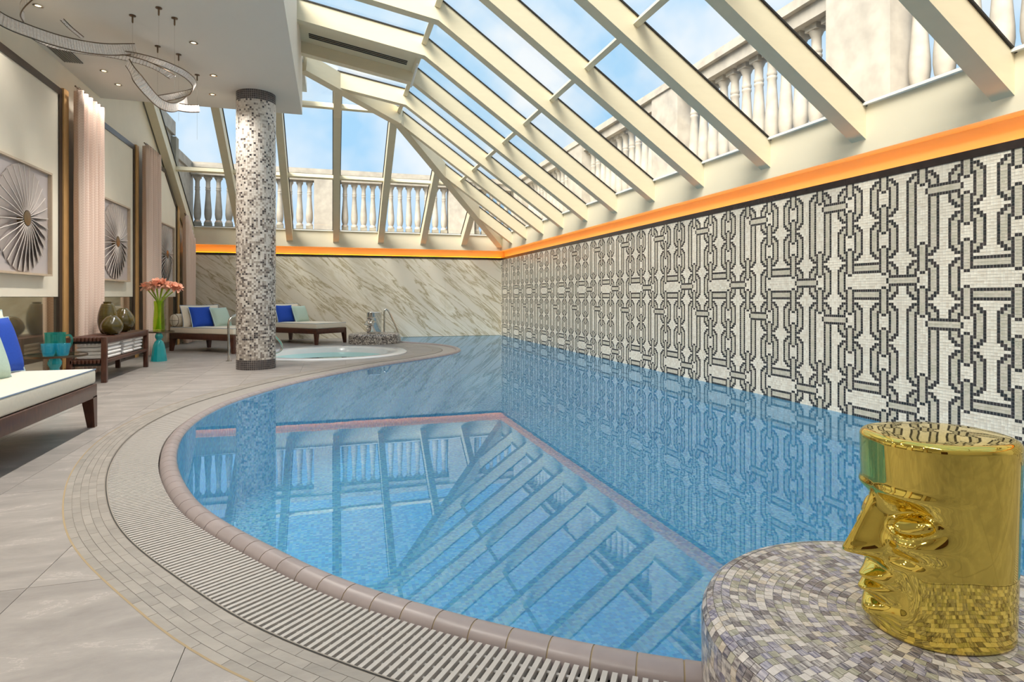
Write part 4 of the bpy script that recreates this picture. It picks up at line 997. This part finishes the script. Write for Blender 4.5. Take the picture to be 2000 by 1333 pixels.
picture('framed metallic fan artwork cut by the frame above the blue pillow', 7.36)
picture('framed metallic fan artwork above the olive vases', 10.10)
picture('framed metallic fan artwork behind the coral flowers', 12.88)

# ------------------------------------------------------------------ ceiling fittings and chandelier
spotm = pbr('downlight_glow', (255, 226, 170), .5, emit=6)
for (x, y) in ((-1.472, 7.41), (-1.446, 8.432), (-1.595, 9.224), (-2.729, 8.655), (-2.723, 9.163), (-1.47, 6.2), (-2.73, 6.9), (-1.47, 5.0), (-2.73, 5.2), (-1.47, 3.6), (-2.73, 3.6), (-1.47, 2.2), (-2.73, 2.0), (-1.47, .8), (-2.73, .4), (-1.47, -.8), (-2.73, -1.2)):
    lab = {(-1.595, 9.224): 'recessed downlight closest to the mosaic column', (-1.446, 8.432): 'recessed downlight between mosaic column and chandelier cables', (-1.472, 7.41): 'recessed downlight beside the chandelier canopies, farther from the column',
           (-2.729, 8.655): 'recessed downlight by the tall curtain, nearer the air vent', (-2.723, 9.163): 'recessed downlight by the tall curtain, farther from the air vent'}.get((x, y), 'added fill downlight above the nearest daybed side of the deck')  # default label: lamps added to light the deck, continuing the real rows
    t_ = thing('downlight', lab, 'light', (x, y, CZ), 0, 'recessed downlights')
    MB().lathe([(.026, -.002), (.044, -.002), (.046, -.0065), (.026, -.008)], 24, caps=False).build('bezel', chrome, t_); MB().lathe([(.001, -.003), (.026, -.003)], 20, caps=False).build('lamp', spotm, t_)
    ld = bpy.data.lights.new('downlight_beam', 'SPOT'); ld.energy = 105 if x > -2 else 20; ld.spot_size = R(125); ld.spot_blend = .8; ld.color = (1, .94, .85); ld.shadow_soft_size = .04
    lo = bpy.data.objects.new('downlight_beam', ld); C.objects.link(lo); lo.parent = t_; lo.location = (0, 0, -.02)
t_ = thing('air_vent', 'slotted air vent set in the ceiling above the first panel', 'vent', (-2.98, 8.22, CZ))
MB().box(-.10, .10, -.23, .23, -.006, -.001).build('grille_back', black, t_)
for k in range(8): MB().box(-.095 + k * .0255, -.083 + k * .0255, -.22, .22, -.014, -.005).build('slat', vent_m, t_)
ch = thing('chandelier', 'looping crystal ribbon chandelier hung from the ceiling', 'chandelier')
def ribbon(pts, width, nx=0.0, twist=None):
    c3 = resample(catmull([Vector(P(*p)) for p in pts], 10), .016); up, dn = [], []; cr = MB()
    for i, p in enumerate(c3):
        d = (c3[min(len(c3) - 1, i + 1)] - c3[max(0, i - 1)]).normalized(); sd_ = d.cross(Vector((0, 0, 1))).normalized(); u_ = sd_.cross(d)
        k = i / len(c3); tw = nx if twist is None else nx + (twist - nx) * k
        v = (u_ * math.cos(tw) + sd_ * math.sin(tw)).normalized(); up.append(p + v * width / 2); dn.append(p - v * width / 2)
        wv = d.cross(v).normalized(); jit = .35 * (1 if i % 2 else -1)
        q = p; hw = width * .44; dd = (d * math.cos(jit) + wv * math.sin(jit)) * .0078; ww = (wv * math.cos(jit) - d * math.sin(jit)) * .006
        cr.add([q + v * s_ * hw + a_ for s_ in (-1, 1) for a_ in (dd, ww, -dd, -ww)], [(0, 1, 2, 3), (7, 6, 5, 4), (0, 4, 5, 1), (1, 5, 6, 2), (2, 6, 7, 3), (3, 7, 4, 0)])
    r_ = MB().tube(up, .0055, 6).build('ribbon_rail', bronze, ch, smooth=True); MB().tube(dn, .0055, 6).build('ribbon_rail', bronze, ch, smooth=True)
    tag(cr.build('crystals', crystal, ch), 'small clear crystal prisms', kind='stuff')
ribbon([(-60, -12, 4.9), (0, 36, 5.1), (60, 62, 5.35), (130, 84, 5.7), (200, 96, 6.1), (266, 96, 6.5)], .11)
ribbon([(62, 66, 5.6), (80, 78, 5.7), (110, 90, 5.85), (160, 100, 6.05), (220, 108, 6.3), (280, 122, 6.5), (318, 139, 6.6), (337, 151, 6.7)], .085, 1.25)
ribbon([(220, 102, 6.3), (270, 110, 6.5), (320, 125, 6.8), (360, 144, 7.1), (379, 163, 7.4), (373, 178, 7.6), (345, 187, 7.5), (312, 193, 7.2)], .075, 1.1, .15)
ribbon([(249, 122, 6.2), (268, 152, 6.2), (290, 180, 6.3), (313, 202, 6.5), (336, 210, 6.7), (354, 205, 7.0), (365, 197, 7.2)], .10, .5, 0)
ribbon([(66, -14, 5.0), (48, 4, 5.05), (40, 20, 5.15), (46, 34, 5.3)], .085)
ribbon([(121, 38, 5.5), (138, 55, 5.6), (160, 73, 5.8)], .03, 1.2)
ribbon([(348, 209, 6.9), (368, 212, 6.95), (388, 212, 7.0)], .085)
anch = [(-1.917, 6.872), (-1.621, 6.616), (-1.527, 6.813), (-1.881, 7.632), (-1.71, 7.82), (-1.642, 8.473), (-2.3, 5.9), (-2.1, 5.6)]
drop = [3.35, 3.45, 3.1, 3.1, 3.05, 3.0, 3.5, 3.5]
for (x, y), z in zip(anch, drop):
    o = MB().lathe([(.03, -.001), (.03, -.008), (.008, -.012), (.008, -.07), (.003, -.08)], 14).build('canopy', bronze, ch, smooth=True); o.location = (x, y, CZ)
    MB().tube([(0, 0, -.08), (0, 0, z - CZ)], .0012, 5).build('cable', chrome, o)
